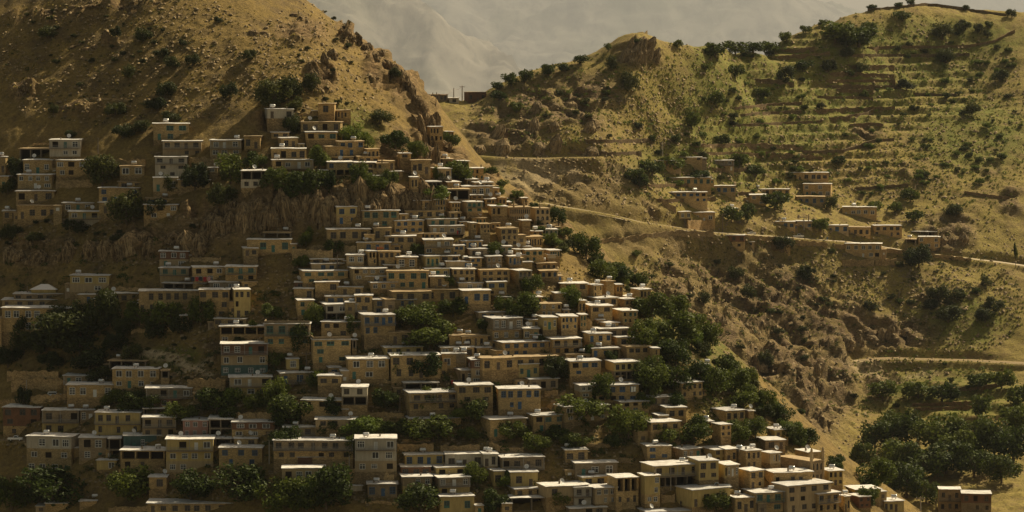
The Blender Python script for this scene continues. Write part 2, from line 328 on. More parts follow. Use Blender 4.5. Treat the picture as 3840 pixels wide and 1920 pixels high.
# ------------------------------------------------------------------ terrain
def village_hill():
    xs = np.arange(-200, 141, 0.6)
    ys = np.r_[np.arange(560, 700, 6.0), np.arange(700, 905, 0.6), np.arange(905, 1100, 3.0)]
    X, Y = np.meshgrid(xs, ys); Z = hillA(X, Y)
    U, V = pix(X, Y, Z)
    rock = blob(U, V, ROCK_A) * smooth(0.25, 0.5, 0.5 + 0.9 * fbm(X / 14, Y / 14, 3) + 0.15)
    vil = blob(U, V, [(1700, 1250, 900, 500), (1250, 1600, 1100, 420), (1900, 900, 420, 260), (600, 1500, 700, 400), (300, 1100, 380, 130)])
    Z = Z + 2.2 * fbm(X / 34, Y / 34, 1, 4) * (1 - 0.75 * vil) + (0.85 * fbm(X / 6, Y / 6, 2, 4) + 0.5 * (ridged(X / 2.2, Y / 3.0, 4, 3) - 0.5)) * (1 - 0.6 * vil)
    rib = ridged((X + 0.12 * Y + 3 * fbm(X / 9, Y / 9, 8)) / 11, Y / 60, 5, 4, 0.55)
    Z = Z + rock * (7.0 * (rib - 0.5) + 3.0 * (ridged((X + 2 * fbm(X / 4, Y / 9, 18)) / 4.2, Y / 40, 19, 3) - 0.5))
    tr = Z / 7.5 + 0.9 * fbm(X / 13, Y / 16, 7, 4)
    Z = Z + rock * 5.2 * (smooth(0.32, 0.68, tr - np.floor(tr)) - (tr - np.floor(tr))) + rock * 1.3 * (ridged(X / 2.6, Y / 5, 9, 3) - 0.55)
    crest = blob(U, V, [(1300, 90, 40, 60), (1400, 190, 40, 40), (1480, 260, 45, 45), (1540, 340, 40, 60), (1585, 440, 40, 70), (1720, 585, 40, 40), (1840, 665, 45, 45), (1950, 755, 45, 45), (2110, 870, 45, 55), (2230, 950, 45, 45)])
    rock = np.maximum(rock, 0.85 * crest)
    Z = Z + crest * 4.2 * (ridged(X / 6, Y / 8, 15, 4, 0.6) - 0.45)
    t = Z / 5.5 + 0.35 * fbm(X / 30, Y / 30, 31)
    Z = Z + 1.5 * vil * (1 - rock) * (smooth(0.2, 0.8, t - np.floor(t)) - (t - np.floor(t))) * 1.2
    grn = blob(U, V, GREEN_A)
    path = np.zeros_like(Z)
    for pl in PATHS_A:
        w = [P for P in (Field(xs, ys, Z).hit(*p) for p in pl) if P]
        d, hz = near_line(X, Y, w); path = np.maximum(path, 1 - smooth(0.5, 1.2, d))
    for pl in LANES:
        w = [P for P in (Field(xs, ys, Z).hit(*p) for p in pl) if P]
        mz = sum(P.z for P in w) / len(w)
        for P in w: P.z = mz
        d, hz = near_line(X, Y, w); m = 1 - smooth(2.3, 4.0, d); Z = Z * (1 - m) + hz * m; path = np.maximum(path, 0.5 * (1 - smooth(2.0, 2.6, d)))
    fld = Field(xs, ys, Z)
    dx = rock * 1.6 * fbm(Z / 3, (X + Y) / 6, 41, 3); dy = rock * 1.6 * fbm(Z / 3, (X - Y) / 6, 43, 3)
    grid_object('village_hillside', xs, ys, Z, (dx, dy), np.stack([rock, grn, path], -1), M_A)
    return fld
def tile(x, y, s, pl): return [(x + a / s, y + b / s) for a, b in pl]
PATHS_A = [tile(0, 900, 2.147, [(1340, 940), (1450, 985), (1560, 1035), (1640, 1070), (1700, 1095)]), tile(0, 900, 2.147, [(1380, 1100), (1470, 1065), (1550, 1040), (1690, 970)]), tile(0, 900, 2.147, [(1010, 880), (1150, 910), (1340, 940)])]
LANES = [[(1215, 1776), (1300, 1774), (1400, 1774), (1480, 1774)], [(150, 1494), (240, 1492)], [(25, 1656), (95, 1655)], [(2470, 1830), (2600, 1832), (2730, 1836)], [(2010, 1262), (2090, 1262)]]
A = village_hill()
def far_hill():
    xs = np.arange(-110, 330, 0.95)
    ys = np.r_[np.arange(900, 1010, 5.0), np.arange(1010, 1620, 0.95), np.arange(1620, 1800, 5.0)]
    X, Y = np.meshgrid(xs, ys); Z = hillB(X, Y)
    U, V = pix(X, Y, Z)
    rock = blob(U, V, ROCK_B) * smooth(0.2, 0.55, 0.55 + 0.9 * fbm(X / 20, Y / 20, 3) + 0.1)
    Z = Z + 3.0 * fbm(X / 45, Y / 45, 51, 4) + 1.0 * fbm(X / 8, Y / 8, 52, 4) + 0.6 * (ridged(X / 3.2, Y / 4.0, 54, 3) - 0.5)
    cliff = blob(U, V, [(2750, 1200, 420, 330), (3050, 1400, 160, 300)])
    rib = ridged((X - 0.8 * Y + 5 * fbm(X / 14, Y / 14, 58)) / 19, (X + Y) / 90, 55, 5, 0.58)
    rock = np.maximum(rock, np.maximum(0.9 * cliff, 0.62 * blob(U, V, [(2150, 690, 330, 90), (2250, 800, 250, 60), (2450, 900, 200, 80), (2150, 360, 230, 110), (2395, 190, 90, 60)])) * (0.55 + 0.6 * noise(X / 9, Y / 9, 66)))
    Z = Z + 17.0 * cliff * (rib - 0.62) + cliff * 3.6 * (ridged((X - 0.8 * Y + 2.5 * fbm(X / 6, Y / 6, 67)) / 6.5, (X + Y) / 40, 68, 4, 0.62) - 0.55)
    tr = Z / 8.5 + 1.1 * fbm(X / 16, Y / 20, 56, 4) + 0.05 * X
    Z = Z + rock * 5.5 * (smooth(0.3, 0.7, tr - np.floor(tr)) - (tr - np.floor(tr))) + rock * 4.0 * (ridged((X - 0.6 * Y) / 9, (X + Y) / 50, 57, 4, 0.58) - 0.55) + rock * 1.6 * (ridged(X / 4, Y / 6, 59, 3) - 0.55)
    knob = blob(U, V, [(2395, 175, 50, 40)]); Z = Z + knob * 9 * (ridged(X / 6, Y / 9, 61, 4, 0.6) - 0.35)
    terr = blob(U, V, [(3150, 330, 520, 210), (2850, 480, 330, 130), (2900, 600, 500, 110), (3600, 1500, 260, 90)]) * (1 - rock)
    t = Z / 4.2 + 0.4 * fbm(X / 60, Y / 60, 63)
    Z = Z + 3.0 * terr * (smooth(0.32, 0.68, t - np.floor(t)) - (t - np.floor(t)))
    grn = blob(U, V, GREEN_B)
    path = np.zeros_like(Z); f0 = Field(xs, ys, Z); lines = []
    for pl, w, cut in ((ROAD_UP, 3.0, 1), (ROAD, 3.2, 1), (ROAD_LOW, 4.0, 1)):
        P = [q for q in (f0.hit(*p) for p in pl) if q]
        zz = np.array([q.z for q in P]); yy = np.array([q.y for q in P])
        P = [Vector((ray(*pl[k])[0] * yy[k], yy[k], ray(*pl[k])[1] * yy[k])) for k in range(len(P))]
        lines.append(P)
        d, hz = near_line(X, Y, P)
        m = 1 - smooth(w, w + 3.5, d); Z = Z * (1 - m) + hz * m
        path = np.maximum(path, (1 - smooth(w - 0.8, w + 0.3, d)) * (0.2 if pl is ROAD_UP else 1.0))
        rock = rock * smooth(w, w + 2, d); grn = grn * smooth(w, w + 4, d)
    path = np.maximum(path, 0.55 * blob(U, V, [(2150, 680, 300, 60), (1950, 640, 150, 40), (3330, 1390, 200, 40)]) * smooth(0.3, 0.6, 0.5 + fbm(X / 12, Y / 12, 71)))
    dx = rock * 2.0 * fbm(Z / 4, (X + Y) / 8, 41, 3); dy = rock * 2.0 * fbm(Z / 4, (X - Y) / 8, 43, 3)
    grid_object('terraced_hillside', xs, ys, Z, (dx, dy), np.stack([rock, grn, path], -1), M_B)
    return Field(xs, ys, Z), lines
B, ROADS = far_hill()
def mountain_mat():
    m = NT('bare_mountain'); tc = m.n('ShaderNodeTexCoord').outputs['Object']
    mp = m.n('ShaderNodeMapping'); mp.inputs['Scale'].default_value = (1.0, 0.35, 0.5); mp.inputs['Rotation'].default_value = (0, 0.5, 0.3); m.l(tc, mp.inputs[0])
    a = m.noise(0.0022, 10, 0.72, mp.outputs[0], 0.6); b = m.noise(0.0004, 8, 0.6, mp.outputs[0])
    c = m.mix(m.ramp(a, [(0.42, (0, 0, 0)), (0.56, (1, 1, 1))]), (0.14, 0.128, 0.11), (0.25, 0.228, 0.195))
    c = m.mix(m.ramp(b, [(0.5, (0, 0, 0)), (0.75, (1, 1, 1))]), c, (0.12, 0.125, 0.08))
    return m.done(c, 0.95, 0.05)
M_MT = mountain_mat()
def mountain(name, spec, seed, x0, x1, y0, y1, step):
    xs = np.arange(x0, x1, step); ys = np.arange(y0, y1, step); X, Y = np.meshgrid(xs, ys)
    Z = Hill(spec, 1e-3, 17000.0)(X, Y)
    w = fbm(X / 5800, Y / 5800, seed + 9, 4) * 2500
    Z = Z + 760 * (ridged((X + w) / 5600, (Y + 0.3 * X) / 26000, seed, 3, 0.5) - 0.62) + 700 * (ridged((X + 0.6 * w) / 1700, (Y - 0.4 * X) / 4800, seed + 2, 7, 0.66) - 0.6)
    grid_object(name, xs, ys, Z, (0, 0), np.zeros(Z.shape + (3,)), M_MT)
MS = 7.5
def mpt(u, v, D): return [float(c) for c in at(u, v, D * MS)]
sp = [mpt(u, v, D) for u, v, D in [(700, 450, 6500), (1600, 430, 6500), (2400, 420, 6600), (3200, 420, 6700), (700, 100, 7600), (1600, 150, 7500), (2200, 180, 7600), (2600, 150, 7700), (900, -120, 8600), (1600, -130, 8700), (2200, -125, 8500), (2600, -95, 8300), (2830, -45, 8250), (2980, 0, 8200), (3080, 45, 8100), (3160, 75, 8000), (3300, 200, 8000), (3900, 420, 7800)]]
sp += [[a * MS, b * MS, c] for a, b, c in [[-4500, 7500, 300], [-4500, 9000, 300], [3200, 9500, -200], [1600, 9600, -100], [0, 10500, 300], [-2000, 10500, 300], [-1500, 5500, -800], [1500, 5500, -800], [3200, 6000, -800]]]
mountain('bare_mountain', sp, 5, -3000 * MS, 2400 * MS, 5200 * MS, 9400 * MS, 130)
sp = [mpt(u, v, D) for u, v, D in [(3300, 120, 11500), (3480, 70, 11600), (3560, 25, 11700), (3640, -5, 11800), (3760, -30, 12000), (3950, -60, 12200), (4300, -100, 12500), (3400, 300, 10500), (3900, 300, 10500), (4400, 300, 10500)]] + [[a * MS, b * MS, c] for a, b, c in [[1200, 13500, -600], [4000, 14500, 100], [800, 10500, -600]]]
mountain('distant_mountain', sp, 25, 1000 * MS, 4600 * MS, 10300 * MS, 13000 * MS, 420)
sp = [mpt(u, v, D) for u, v, D in [(700, -140, 4700), (1000, -130, 4650), (1300, -105, 4600), (1540, -70, 4500), (1660, 40, 4400), (1750, 160, 4350), (1830, 280, 4300), (1950, 420, 4250), (2150, 520, 4200), (700, 430, 3900), (1300, 440, 3900), (1700, 450, 3950), (2000, 520, 3950), (1000, 150, 4250), (1450, 200, 4200)]]
for u, v, D in [(700, 300, 5300), (1300, 350, 5200), (1700, 480, 5100), (2000, 560, 5000), (2300, 600, 4600)]: sp.append(mpt(u, v, D))
mountain('mountain_spur', sp, 15, -900 * MS, 250 * MS, 3750 * MS, 5300 * MS, 90)
gm = bpy.data.meshes.new('valley_ground')
gm.from_pydata([(-44900, -29900, -1000), (44900, -29900, -1000), (44900, 105900, -1000), (-44900, 105900, -1000)], [], [(0, 1, 2, 3)]); gm.materials.append(M_MT)
go = bpy.data.objects.new('valley_ground', gm); COL.objects.link(go); go['kind'] = 'structure'
# ------------------------------------------------------------------ naming: which one is it
LAND = [(2010, 790, 'the arcaded mosque'), (2940, 1740, 'the twin-minaret mosque'), (985, 1340, 'the teal-glazed tall house'), (1325, 1470, 'the cream house on stilts'), (1830, 1380, 'the red-brick-topped house'), (2080, 1510, 'the long stone stairway'),
        (635, 640, 'the white balcony house'), (500, 930, 'the lower-left crag'), (690, 1370, 'the crossing dirt footpaths'), (190, 1478, 'the parked white off-roader'), (1350, 1763, 'the parked silver saloon'), (60, 1650, 'the parked white pickup'),
        (1250, 790, 'the tall brown cliff'), (110, 1080, 'the lantern-roofed hall'), (630, 950, 'the crag-side red house'), (1320, 1120, 'the long earth-roofed house'), (970, 650, 'the white-parapet house'), (1040, 425, 'the lone white hut'), (1490, 530, 'the big crag tree'),
        (1640, 480, 'the ridge tower house'), (1610, 1230, 'the village orchard'), (2250, 870, 'the road bend'), (2560, 740, 'the eroded gully'), (2830, 875, 'the roadside car'), (3445, 960, 'the dark round tree'), (3490, 880, 'the road-end house'),
        (2600, 1250, 'the green tree belt'), (1650, 1690, 'the walled terrace yards'), (2530, 1800, 'the twin concrete poles'), (1930, 1800, 'the rubble heap'), (3600, 1870, 'the ravine-mouth houses'), (120, 1690, 'the blue-tiled house'), (700, 1720, 'the balconied yellow block'), (1230, 1640, 'the bright green trees'),
        (3150, 330, 'the green terraces'), (2390, 200, 'the rocky knoll'), (2000, 480, 'the knoll cliff'), (3500, 1500, 'the ravine orchard'), (2800, 1250, 'the ravine wall'), (1300, 250, 'the sunlit ridge'), (400, 250, 'the stony upper slope'), (1700, 370, 'the skyline saddle'), (3400, 100, 'the walled hilltop'), (3600, 500, 'the scrubby shoulder'), (1750, 1010, 'the dense house rows'), (2100, 1050, 'the stacked inner lanes'), (2300, 1000, 'the outer village edge')]
ORD = ['first', 'second', 'third', 'fourth', 'fifth', 'sixth', 'seventh', 'eighth', 'ninth', 'tenth', 'eleventh', 'twelfth']
NUMW = ['no', 'one', 'two', 'three', 'four', 'five', 'six', 'seven', 'eight']
PENDING = []
def where(u, v):
    d = sorted((((u - a) / 1.5) ** 2 + (v - b) ** 2, k) for k, (a, b, p) in enumerate(LAND))
    a, b, p = LAND[d[0][1]]; dx, dy = u - a, v - b; n = math.hypot(dx, dy)
    if n < 45: return 'at ' + p
    far = 'well ' if n > 190 else ''
    if abs(dx) > 2.2 * abs(dy): q = 'left of ' if dx < 0 else 'right of '
    elif abs(dy) > 2.2 * abs(dx): q = 'above ' if dy < 0 else 'below '
    else: q = ('above and ' if dy < 0 else 'below and ') + ('left of ' if dx < 0 else 'right of ')
    return far + q + p
def tag(o, look, cat, u, v, group=None, place=True):
    o['label'] = look; o['category'] = cat
    if group: o['group'] = group
    if cat == 'wall': o['kind'] = 'thing'
    full = look + (' ' + where(u, v) if place else '')
    if len(full.split()) > 13 and ' with ' in look: full = full.replace(look, look.split(' with ')[0])
    PENDING.append([o, full, u, v])
    return o
def finish_labels():
    by = {}
    for r in PENDING: by.setdefault(r[1], []).append(r)
    for lab, rs in by.items():
        if len(rs) == 1: rs[0][0]['label'] = lab; continue
        rs.sort(key=lambda r: r[2]); n = len(rs)
        for k, r in enumerate(rs):
            if n == 2: e = ('left one', 'right one')[k]
            elif k == 0: e = 'leftmost one'
            elif k == n - 1: e = 'rightmost one'
            else: e = (ORD[k] if k < len(ORD) else str(k + 1) + 'th') + ' from left'
            r[0]['label'] = lab + ', ' + e
def empty(name, loc, rz=0.0):
    o = bpy.data.objects.new(name, None); COL.objects.link(o); o.location = loc; o.rotation_euler = (0, 0, rz); o.empty_display_size = 0.5
    return o
class MB:
    """collects faces for one mesh"""
    def __init__(self): self.v, self.f, self.m = [], [], []
    def quad(self, a, b, c, d, m=0):
        n = len(self.v); self.v += [a, b, c, d]; self.f.append((n, n + 1, n + 2, n + 3)); self.m.append(m)
    def box(self, x0, x1, y0, y1, z0, z1, m=0, skip=''):
        n = len(self.v)
        self.v += [(x0, y0, z0), (x1, y0, z0), (x1, y1, z0), (x0, y1, z0), (x0, y0, z1), (x1, y0, z1), (x1, y1, z1), (x0, y1, z1)]
        for k, f in zip('bfrkltt'[:6], ((3, 2, 1, 0), (0, 1, 5, 4), (1, 2, 6, 5), (2, 3, 7, 6), (3, 0, 4, 7), (4, 5, 6, 7))):
            if k in skip: continue
            self.f.append(tuple(n + i for i in f)); self.m.append(m)
    def tube(self, pts, r, n=6, m=0, caps=True):
        if not isinstance(r, (list, tuple)): r = [r] * len(pts)
        base = len(self.v); pts = [Vector(p) for p in pts]
        for k, p in enumerate(pts):
            d = (pts[min(k + 1, len(pts) - 1)] - pts[max(k - 1, 0)]).normalized()
            a = d.orthogonal().normalized() if abs(d.z) > 0.9 else d.cross(Vector((0, 0, 1))).normalized(); b = d.cross(a)
            for i in range(n):
                t = 2 * math.pi * i / n; self.v.append(tuple(p + r[k] * (math.cos(t) * a + math.sin(t) * b)))
        for k in range(len(pts) - 1):
            for i in range(n):
                j = (i + 1) % n; s = base + k * n
                self.f.append((s + i, s + j, s + n + j, s + n + i)); self.m.append(m)
        if caps:
            self.f.append(tuple(base + i for i in reversed(range(n)))); self.m.append(m)
            s = base + (len(pts) - 1) * n; self.f.append(tuple(s + i for i in range(n))); self.m.append(m)
    def mesh(self, name, mats):
        me = bpy.data.meshes.new(name); me.from_pydata(self.v, [], self.f)
        for m in (mats if isinstance(mats, (list, tuple)) else [mats]): me.materials.append(m)
        if any(self.m): me.polygons.foreach_set('material_index', self.m)
        me.update(); return me
    def build(self, name, mats, parent=None):
        o = bpy.data.objects.new(name, self.mesh(name, mats)); COL.objects.link(o)
        if parent: o.parent = parent
        return o
def link(name, me, parent, loc=(0, 0, 0), scale=(1, 1, 1), rot=(0, 0, 0)):
    o = bpy.data.objects.new(name, me); COL.objects.link(o); o.parent = parent; o.location = loc; o.scale = scale; o.rotation_euler = rot
    return o

# shared window and door meshes: one unit wide and high, set in the opening, the frame inside the reveal
def frame_mesh(nv, nh, key, panel=0.0):
    b = MB(); t = 0.075
    b.box(0, t, -0.02, 0.06, 0, 1); b.box(1 - t, 1, -0.02, 0.06, 0, 1); b.box(t, 1 - t, -0.02, 0.06, 0, t); b.box(t, 1 - t, -0.02, 0.06, 1 - t, 1)
    for k in range(1, nv): b.box(k / nv - 0.03, k / nv + 0.03, -0.015, 0.05, t, 1 - t)
    for z in nh: b.box(t, 1 - t, -0.012, 0.045, z - 0.028, z + 0.028)
    if panel: b.box(t, 1 - t, -0.005, 0.03, t, panel)
    return b.mesh('window_frame', FRAME[key])
def pane_mesh(key):
    b = MB(); b.box(0.05, 0.95, 0.02, 0.032, 0.05, 0.95); return b.mesh('pane', PANE[key])
WIN = {k: [frame_mesh(2, [0.66], k), frame_mesh(3, [0.64], k), frame_mesh(2, [0.36, 0.68], k), frame_mesh(2, [], k, 0.34 if k in 'bt' else 0)] for k in FRAME}
PAN = {k: pane_mesh(k) for k in FRAME}
def arch_mesh():
    b = MB(); N = 8
    pts_ = [(0.12, 0.0)] + [(0.5 - 0.38 * math.cos(math.pi * i / N), 0.62 + 0.34 * math.sin(math.pi * i / N)) for i in range(N + 1)] + [(0.88, 0.0)]
    out = [(0.0, 0.0)] + [(0.0 if i < N / 2 else 1.0, min(1.0, 0.62 + 0.8 * min(i, N - i) / N * 1.2)) if i != N // 2 else (0.5, 1.0) for i in range(N + 1)] + [(1.0, 0.0)]
    out[1 + N // 2 - 1] = (0.0, 1.0); out[1 + N // 2 + 1] = (1.0, 1.0)
    for y in (-0.08,):
        for i in range(len(pts_) - 1):
            a, c = pts_[i], pts_[i + 1]; p, q = out[i], out[i + 1]
            b.quad((p[0], y, p[1]), (a[0], y, a[1]), (c[0], y, c[1]), (q[0], y, q[1]))
            b.quad((a[0], y, a[1]), (a[0], y + 0.1, a[1]), (c[0], y + 0.1, c[1]), (c[0], y, c[1]))
    return b.mesh('window', WALLM['p'])
ARCH = arch_mesh()
def door_mesh(key):
    b = MB(); b.box(0, 1, 0, 0.05, 0, 1)
    for x in (0.08, 0.55): b.box(x, x + 0.37, -0.025, 0.0, 0.06, 0.45); b.box(x, x + 0.37, -0.025, 0.0, 0.52, 0.94)
    return b.mesh('door', FRAME[key])
DOOR = {k: door_mesh(k) for k in FRAME}
def handle_mesh():
    b = MB(); b.box(0, 0.05, -0.06, 0, 0, 0.14); return b.mesh('handle', M_STEEL)
HANDLE = handle_mesh()
WALLN = {'s': 'brown stone', 'p': 'tan plastered', 'y': 'yellow plastered', 'g': 'grey block', 'w': 'white walled', 'r': 'red brick', 'o': 'open-fronted concrete', 'k': 'pink plastered', 't': 'teal fronted'}
WINN = {'b': 'blue', 't': 'green', 'w': 'white', 'd': 'dark', 'Y': 'yellow'}
HOUSES = []
def house(fld, u0, u1, vt, vb, n, walls, wk, k, flags='', yaw=None, ext=0.0, depth=None, name='house', look=None):
    rnd = random.Random(int(u0 * 7 + vt * 13))
    uc = (u0 + u1) / 2
    vs = vb; vb = vb + ext
    P = fld.hit(uc, vb)
    if P is None: return None
    D = P.y; s = D / F
    if yaw is None:
        yaw = (np.interp(uc, [0, 900, 1500, 2100, 2700, 3300], [-3, 3, 9, 17, 24, 24]) if fld is A else np.interp(uc, [1700, 2600, 3300], [14, 4, -6])) + rnd.uniform(-9, 9)
    th = R(yaw); W = (u1 - u0) * s
    H = (vb - vt) * s; PL = ext * s
    d = depth or rnd.uniform(5.5, 8.0)
    if W < 5: d = min(d, W * 0.95 + 1.0)
    if not depth: d = min(d, 0.42 * W / max(abs(math.sin(th)), 1e-3))
    wf = (W - d * abs(math.sin(th))) / math.cos(th)
    ox = ((u0 + u1) / 2 - 1920) / F * D + d * math.sin(th) / 2
    oz = float(ray(uc, vb)[1] * D)
    root = empty(name, (ox, D, oz), th)
    hw = wf / 2; hs = (H - PL) / n; below = 2.6 + 0.22 * wf
    letters = (walls + walls[-1] * n)[:n]
    mats = []; idx = {}
    def mi(ch):
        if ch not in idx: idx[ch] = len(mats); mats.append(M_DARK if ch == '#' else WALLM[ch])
        return idx[ch]
    wb = MB(); holes_all = []; ndoor = 0
    used_win = 0; prefix = 1 if n > 1 else 0
    for st in range(n):                       # st 0 is the top storey
        ch = letters[st]; z1 = H - st * hs; z0 = z1 - hs; fm = mi('s' if ch == 'o' and 's' in walls else ch)
        holes = []
        if ch == 'o':
            nb = max(1, min(4, k if k else 2)); gap = 0.35
            bw = (wf - gap * (nb + 1)) / nb
            for q in range(nb):
                x0 = -hw + gap + q * (bw + gap); holes.append((x0, x0 + bw, z0 + 0.12, z1 - 0.28, 2.2, None))
        elif k:
            k = max(k, int(wf / 2.8)) if 'A' not in flags else k
            kk = k if st == 0 or rnd.random() < 0.75 else max(1, k - 1)
            pitch = wf / kk
            ww = min(2.0 if wk in 'wt' else 1.65, pitch * 0.56) * rnd.uniform(0.85, 1.1); wh = min(0.66 * hs, 2.0) * rnd.uniform(0.9, 1.05)
            if 'A' in flags: ww = pitch * 0.72; wh = 0.66 * hs
            elif st > 0: ww *= rnd.uniform(0.78, 1.0); wh *= rnd.uniform(0.75, 1.0)
            for q in range(kk):
                if 'A' not in flags and rnd.random() < (0.06 if st == 0 else 0.2): continue
                xc = -hw + pitch * (q + 0.5) + (0 if 'A' in flags else rnd.uniform(-0.12, 0.12) * pitch)
                x0, x1 = max(-hw + 0.2, xc - ww / 2), min(hw - 0.2, xc + ww / 2)
                if x1 - x0 < (0.15 if 'A' in flags else 0.35): continue
                isdoor = (st == n - 1 and ndoor == 0 and rnd.random() < 0.35 and hs > 1.9) or ('B' in flags and st == 0 and ndoor == 0 and q == kk // 2)
                if isdoor:
                    ndoor += 1; xm = (x0 + x1) / 2; dw = min(0.95, x1 - x0)
                    holes.append((xm - dw / 2, xm + dw / 2, z0 + 0.06, z0 + min(hs * 0.78, 2.05), 0.16, 'door'))
                else:
                    zc = z0 + hs * rnd.uniform(0.47, 0.52); a = 0.8 if rnd.random() < 0.18 and st == n - 1 else 1.0
                    holes.append((x0, x1, max(z0 + 0.1, zc - wh * a / 2), min(z1 - 0.2, zc + wh * a / 2), 0.16, 'window'))
        xs_ = sorted({-hw, hw, *[h[0] for h in holes], *[h[1] for h in holes]}); zs_ = sorted({z0 if st < n - 1 else (-below if PL == 0 else z0), z1, *([z0] if st == n - 1 else []), *[h[2] for h in holes], *[h[3] for h in holes]})
        for i in range(len(xs_) - 1):
            for j in range(len(zs_) - 1):
                cx, cz = (xs_[i] + xs_[i + 1]) / 2, (zs_[j] + zs_[j + 1]) / 2
                if any(h[0] < cx < h[1] and h[2] < cz < h[3] for h in holes): continue
                wb.quad((xs_[i], 0, zs_[j]), (xs_[i + 1], 0, zs_[j]), (xs_[i + 1], 0, zs_[j + 1]), (xs_[i], 0, zs_[j + 1]), fm)
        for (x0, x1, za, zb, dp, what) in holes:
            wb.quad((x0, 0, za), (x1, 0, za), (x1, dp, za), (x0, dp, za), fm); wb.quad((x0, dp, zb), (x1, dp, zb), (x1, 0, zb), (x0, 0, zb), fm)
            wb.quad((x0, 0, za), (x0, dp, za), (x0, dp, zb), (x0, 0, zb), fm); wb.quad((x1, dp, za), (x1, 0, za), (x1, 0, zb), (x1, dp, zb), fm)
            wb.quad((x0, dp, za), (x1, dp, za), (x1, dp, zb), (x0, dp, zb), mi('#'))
        holes_all += holes
        z0b = -below if st == n - 1 and PL == 0 else z0
        wb.quad((-hw, d, z0b), (-hw, 0, z0b), (-hw, 0, z1), (-hw, d, z1), fm); wb.quad((hw, 0, z0b), (hw, d, z0b), (hw, d, z1), (hw, 0, z1), fm); wb.quad((hw, d, z0b), (-hw, d, z0b), (-hw, d, z1), (hw, d, z1), fm)
    if PL: wb.box(-hw, hw, 0, d, -below, PL, mi('q'), 'bt')
    wb.build('wall', mats, root)
    for (x0, x1, za, zb, dp, what) in holes_all:
        if what == 'window':
            used_win += 1
            if rnd.random() < 0.1 and 'A' not in flags: continue      # an unglazed opening
            o = link('window', ARCH if 'A' in flags else rnd.choice(WIN[wk]), root, (x0, 0.08, za), (x1 - x0, 1, zb - za)); link('pane', PAN[wk], o, (0, 0.02, 0))
        elif what == 'door':
            o = link('door', DOOR[wk if wk != 'w' or rnd.random() < .5 else 't'], root, (x0, 0.08, za), (x1 - x0, 1, zb - za)); link('handle', HANDLE, o, (0.85, 0, 0.45))
    # roof: a slab a little out of level, with ragged edges and an overhang
    rb = MB(); ov = rnd.uniform(0.25, 0.55); th_ = rnd.uniform(0.11, 0.2); tilt = rnd.uniform(0.004, 0.02)
    nx = max(3, int(wf / 1.1)); ny = 4
    top = [[None] * (nx + 1) for _ in range(ny + 1)]; bot = [[None] * (nx + 1) for _ in range(ny + 1)]
    for j in range(ny + 1):
        for i in range(nx + 1):
            x = -hw - ov * 0.7 + (wf + 1.4 * ov) * i / nx; y = -ov + (d + ov + 0.2) * j / ny
            if j == 0: y += rnd.uniform(-0.07, 0.07)
            z = H + 0.02 + y * tilt + (0.12 * math.sin(i * 0.7 + u0) * 0.3) + rnd.uniform(-0.025, 0.025)
            zt = z + th_ + rnd.uniform(-0.03, 0.03)
            rb.v += [(x, y, zt), (x, y, z)]; top[j][i] = len(rb.v) - 2; bot[j][i] = len(rb.v) - 1
    def rf(*q): rb.f.append(q); rb.m.append(0)
    for j in range(ny):
        for i in range(nx):
            rf(top[j][i], top[j][i + 1], top[j + 1][i + 1], top[j + 1][i]); rf(bot[j][i], bot[j + 1][i], bot[j + 1][i + 1], bot[j][i + 1])
    for i in range(nx): rf(top[0][i], bot[0][i], bot[0][i + 1], top[0][i + 1]); rf(top[ny][i + 1], bot[ny][i + 1], bot[ny][i], top[ny][i])
    for j in range(ny): rf(top[j + 1][0], bot[j + 1][0], bot[j][0], top[j][0]); rf(top[j][nx], bot[j][nx], bot[j + 1][nx], top[j + 1][nx])
    roof = rb.build('roof', M_MUD if 'N' in flags else M_ROOF, root)
    if rnd.random() < 0.35 and wf > 3:
        cb = MB(); cx = rnd.uniform(-hw * 0.7, hw * 0.7); cy = rnd.uniform(1, d * 0.6); cb.box(cx, cx + 0.35, cy, cy + 0.35, H, H + rnd.uniform(0.7, 1.1)); cb.build('chimney', WALLM['o'], roof)
    feats = []
    if rnd.random() < 0.38 and wf > 4.5 and name == 'house' and 'B' not in flags:      # a lower lean-to room with its own roof
        sd = rnd.choice((-1, 1)); aw = rnd.uniform(1.6, 2.8); ah = H * rnd.uniform(0.45, 0.8); xa = hw if sd > 0 else -hw - aw; ya = rnd.uniform(0.6, 2.2) * rnd.choice((-1, 1, 1)); ax = MB()
        ax.box(xa, xa + aw, ya, d, -below, ah, 0, 'bt'); an = ax.build('annex', WALLM[rnd.choice('ssspg')], root); ar = MB(); ar.box(xa - 0.15, xa + aw + 0.15, ya - 0.3, d, ah, ah + 0.15); ar.build('annex_roof', rnd.choice((M_ROOF, M_MUD)), an)
        ho = MB(); zc = ah * rnd.uniform(0.45, 0.6); ho.box(xa + aw * 0.3, xa + aw * 0.7, ya - 0.04, ya - 0.005, zc - 0.5, zc + 0.45); ho.build('shutter', FRAME[wk], an)
    if 'B' in flags:
        bz = H - hs; bd = rnd.uniform(0.9, 1.3); bx0 = -hw * rnd.choice([1.0, 0.97]); bx1 = hw
        bb = MB(); bb.box(bx0, bx1, -bd, -0.002, bz - 0.16, bz); bal = bb.build('balcony', WALLM['o'], root)
        rl = MB()
        for zz in (0.95, 0.5): rl.box(bx0, bx1, -bd, -bd + 0.05, bz + zz - 0.05, bz + zz)
        m_ = max(3, int((bx1 - bx0) / 0.32))
        for q in range(m_ + 1): x = bx0 + (bx1 - bx0 - 0.04) * q / m_; rl.box(x, x + 0.035, -bd + 0.01, -bd + 0.04, bz, bz + 0.9)
        rl.build('railing', FRAME[wk] if wk in 'bt' else M_RAIL, bal)
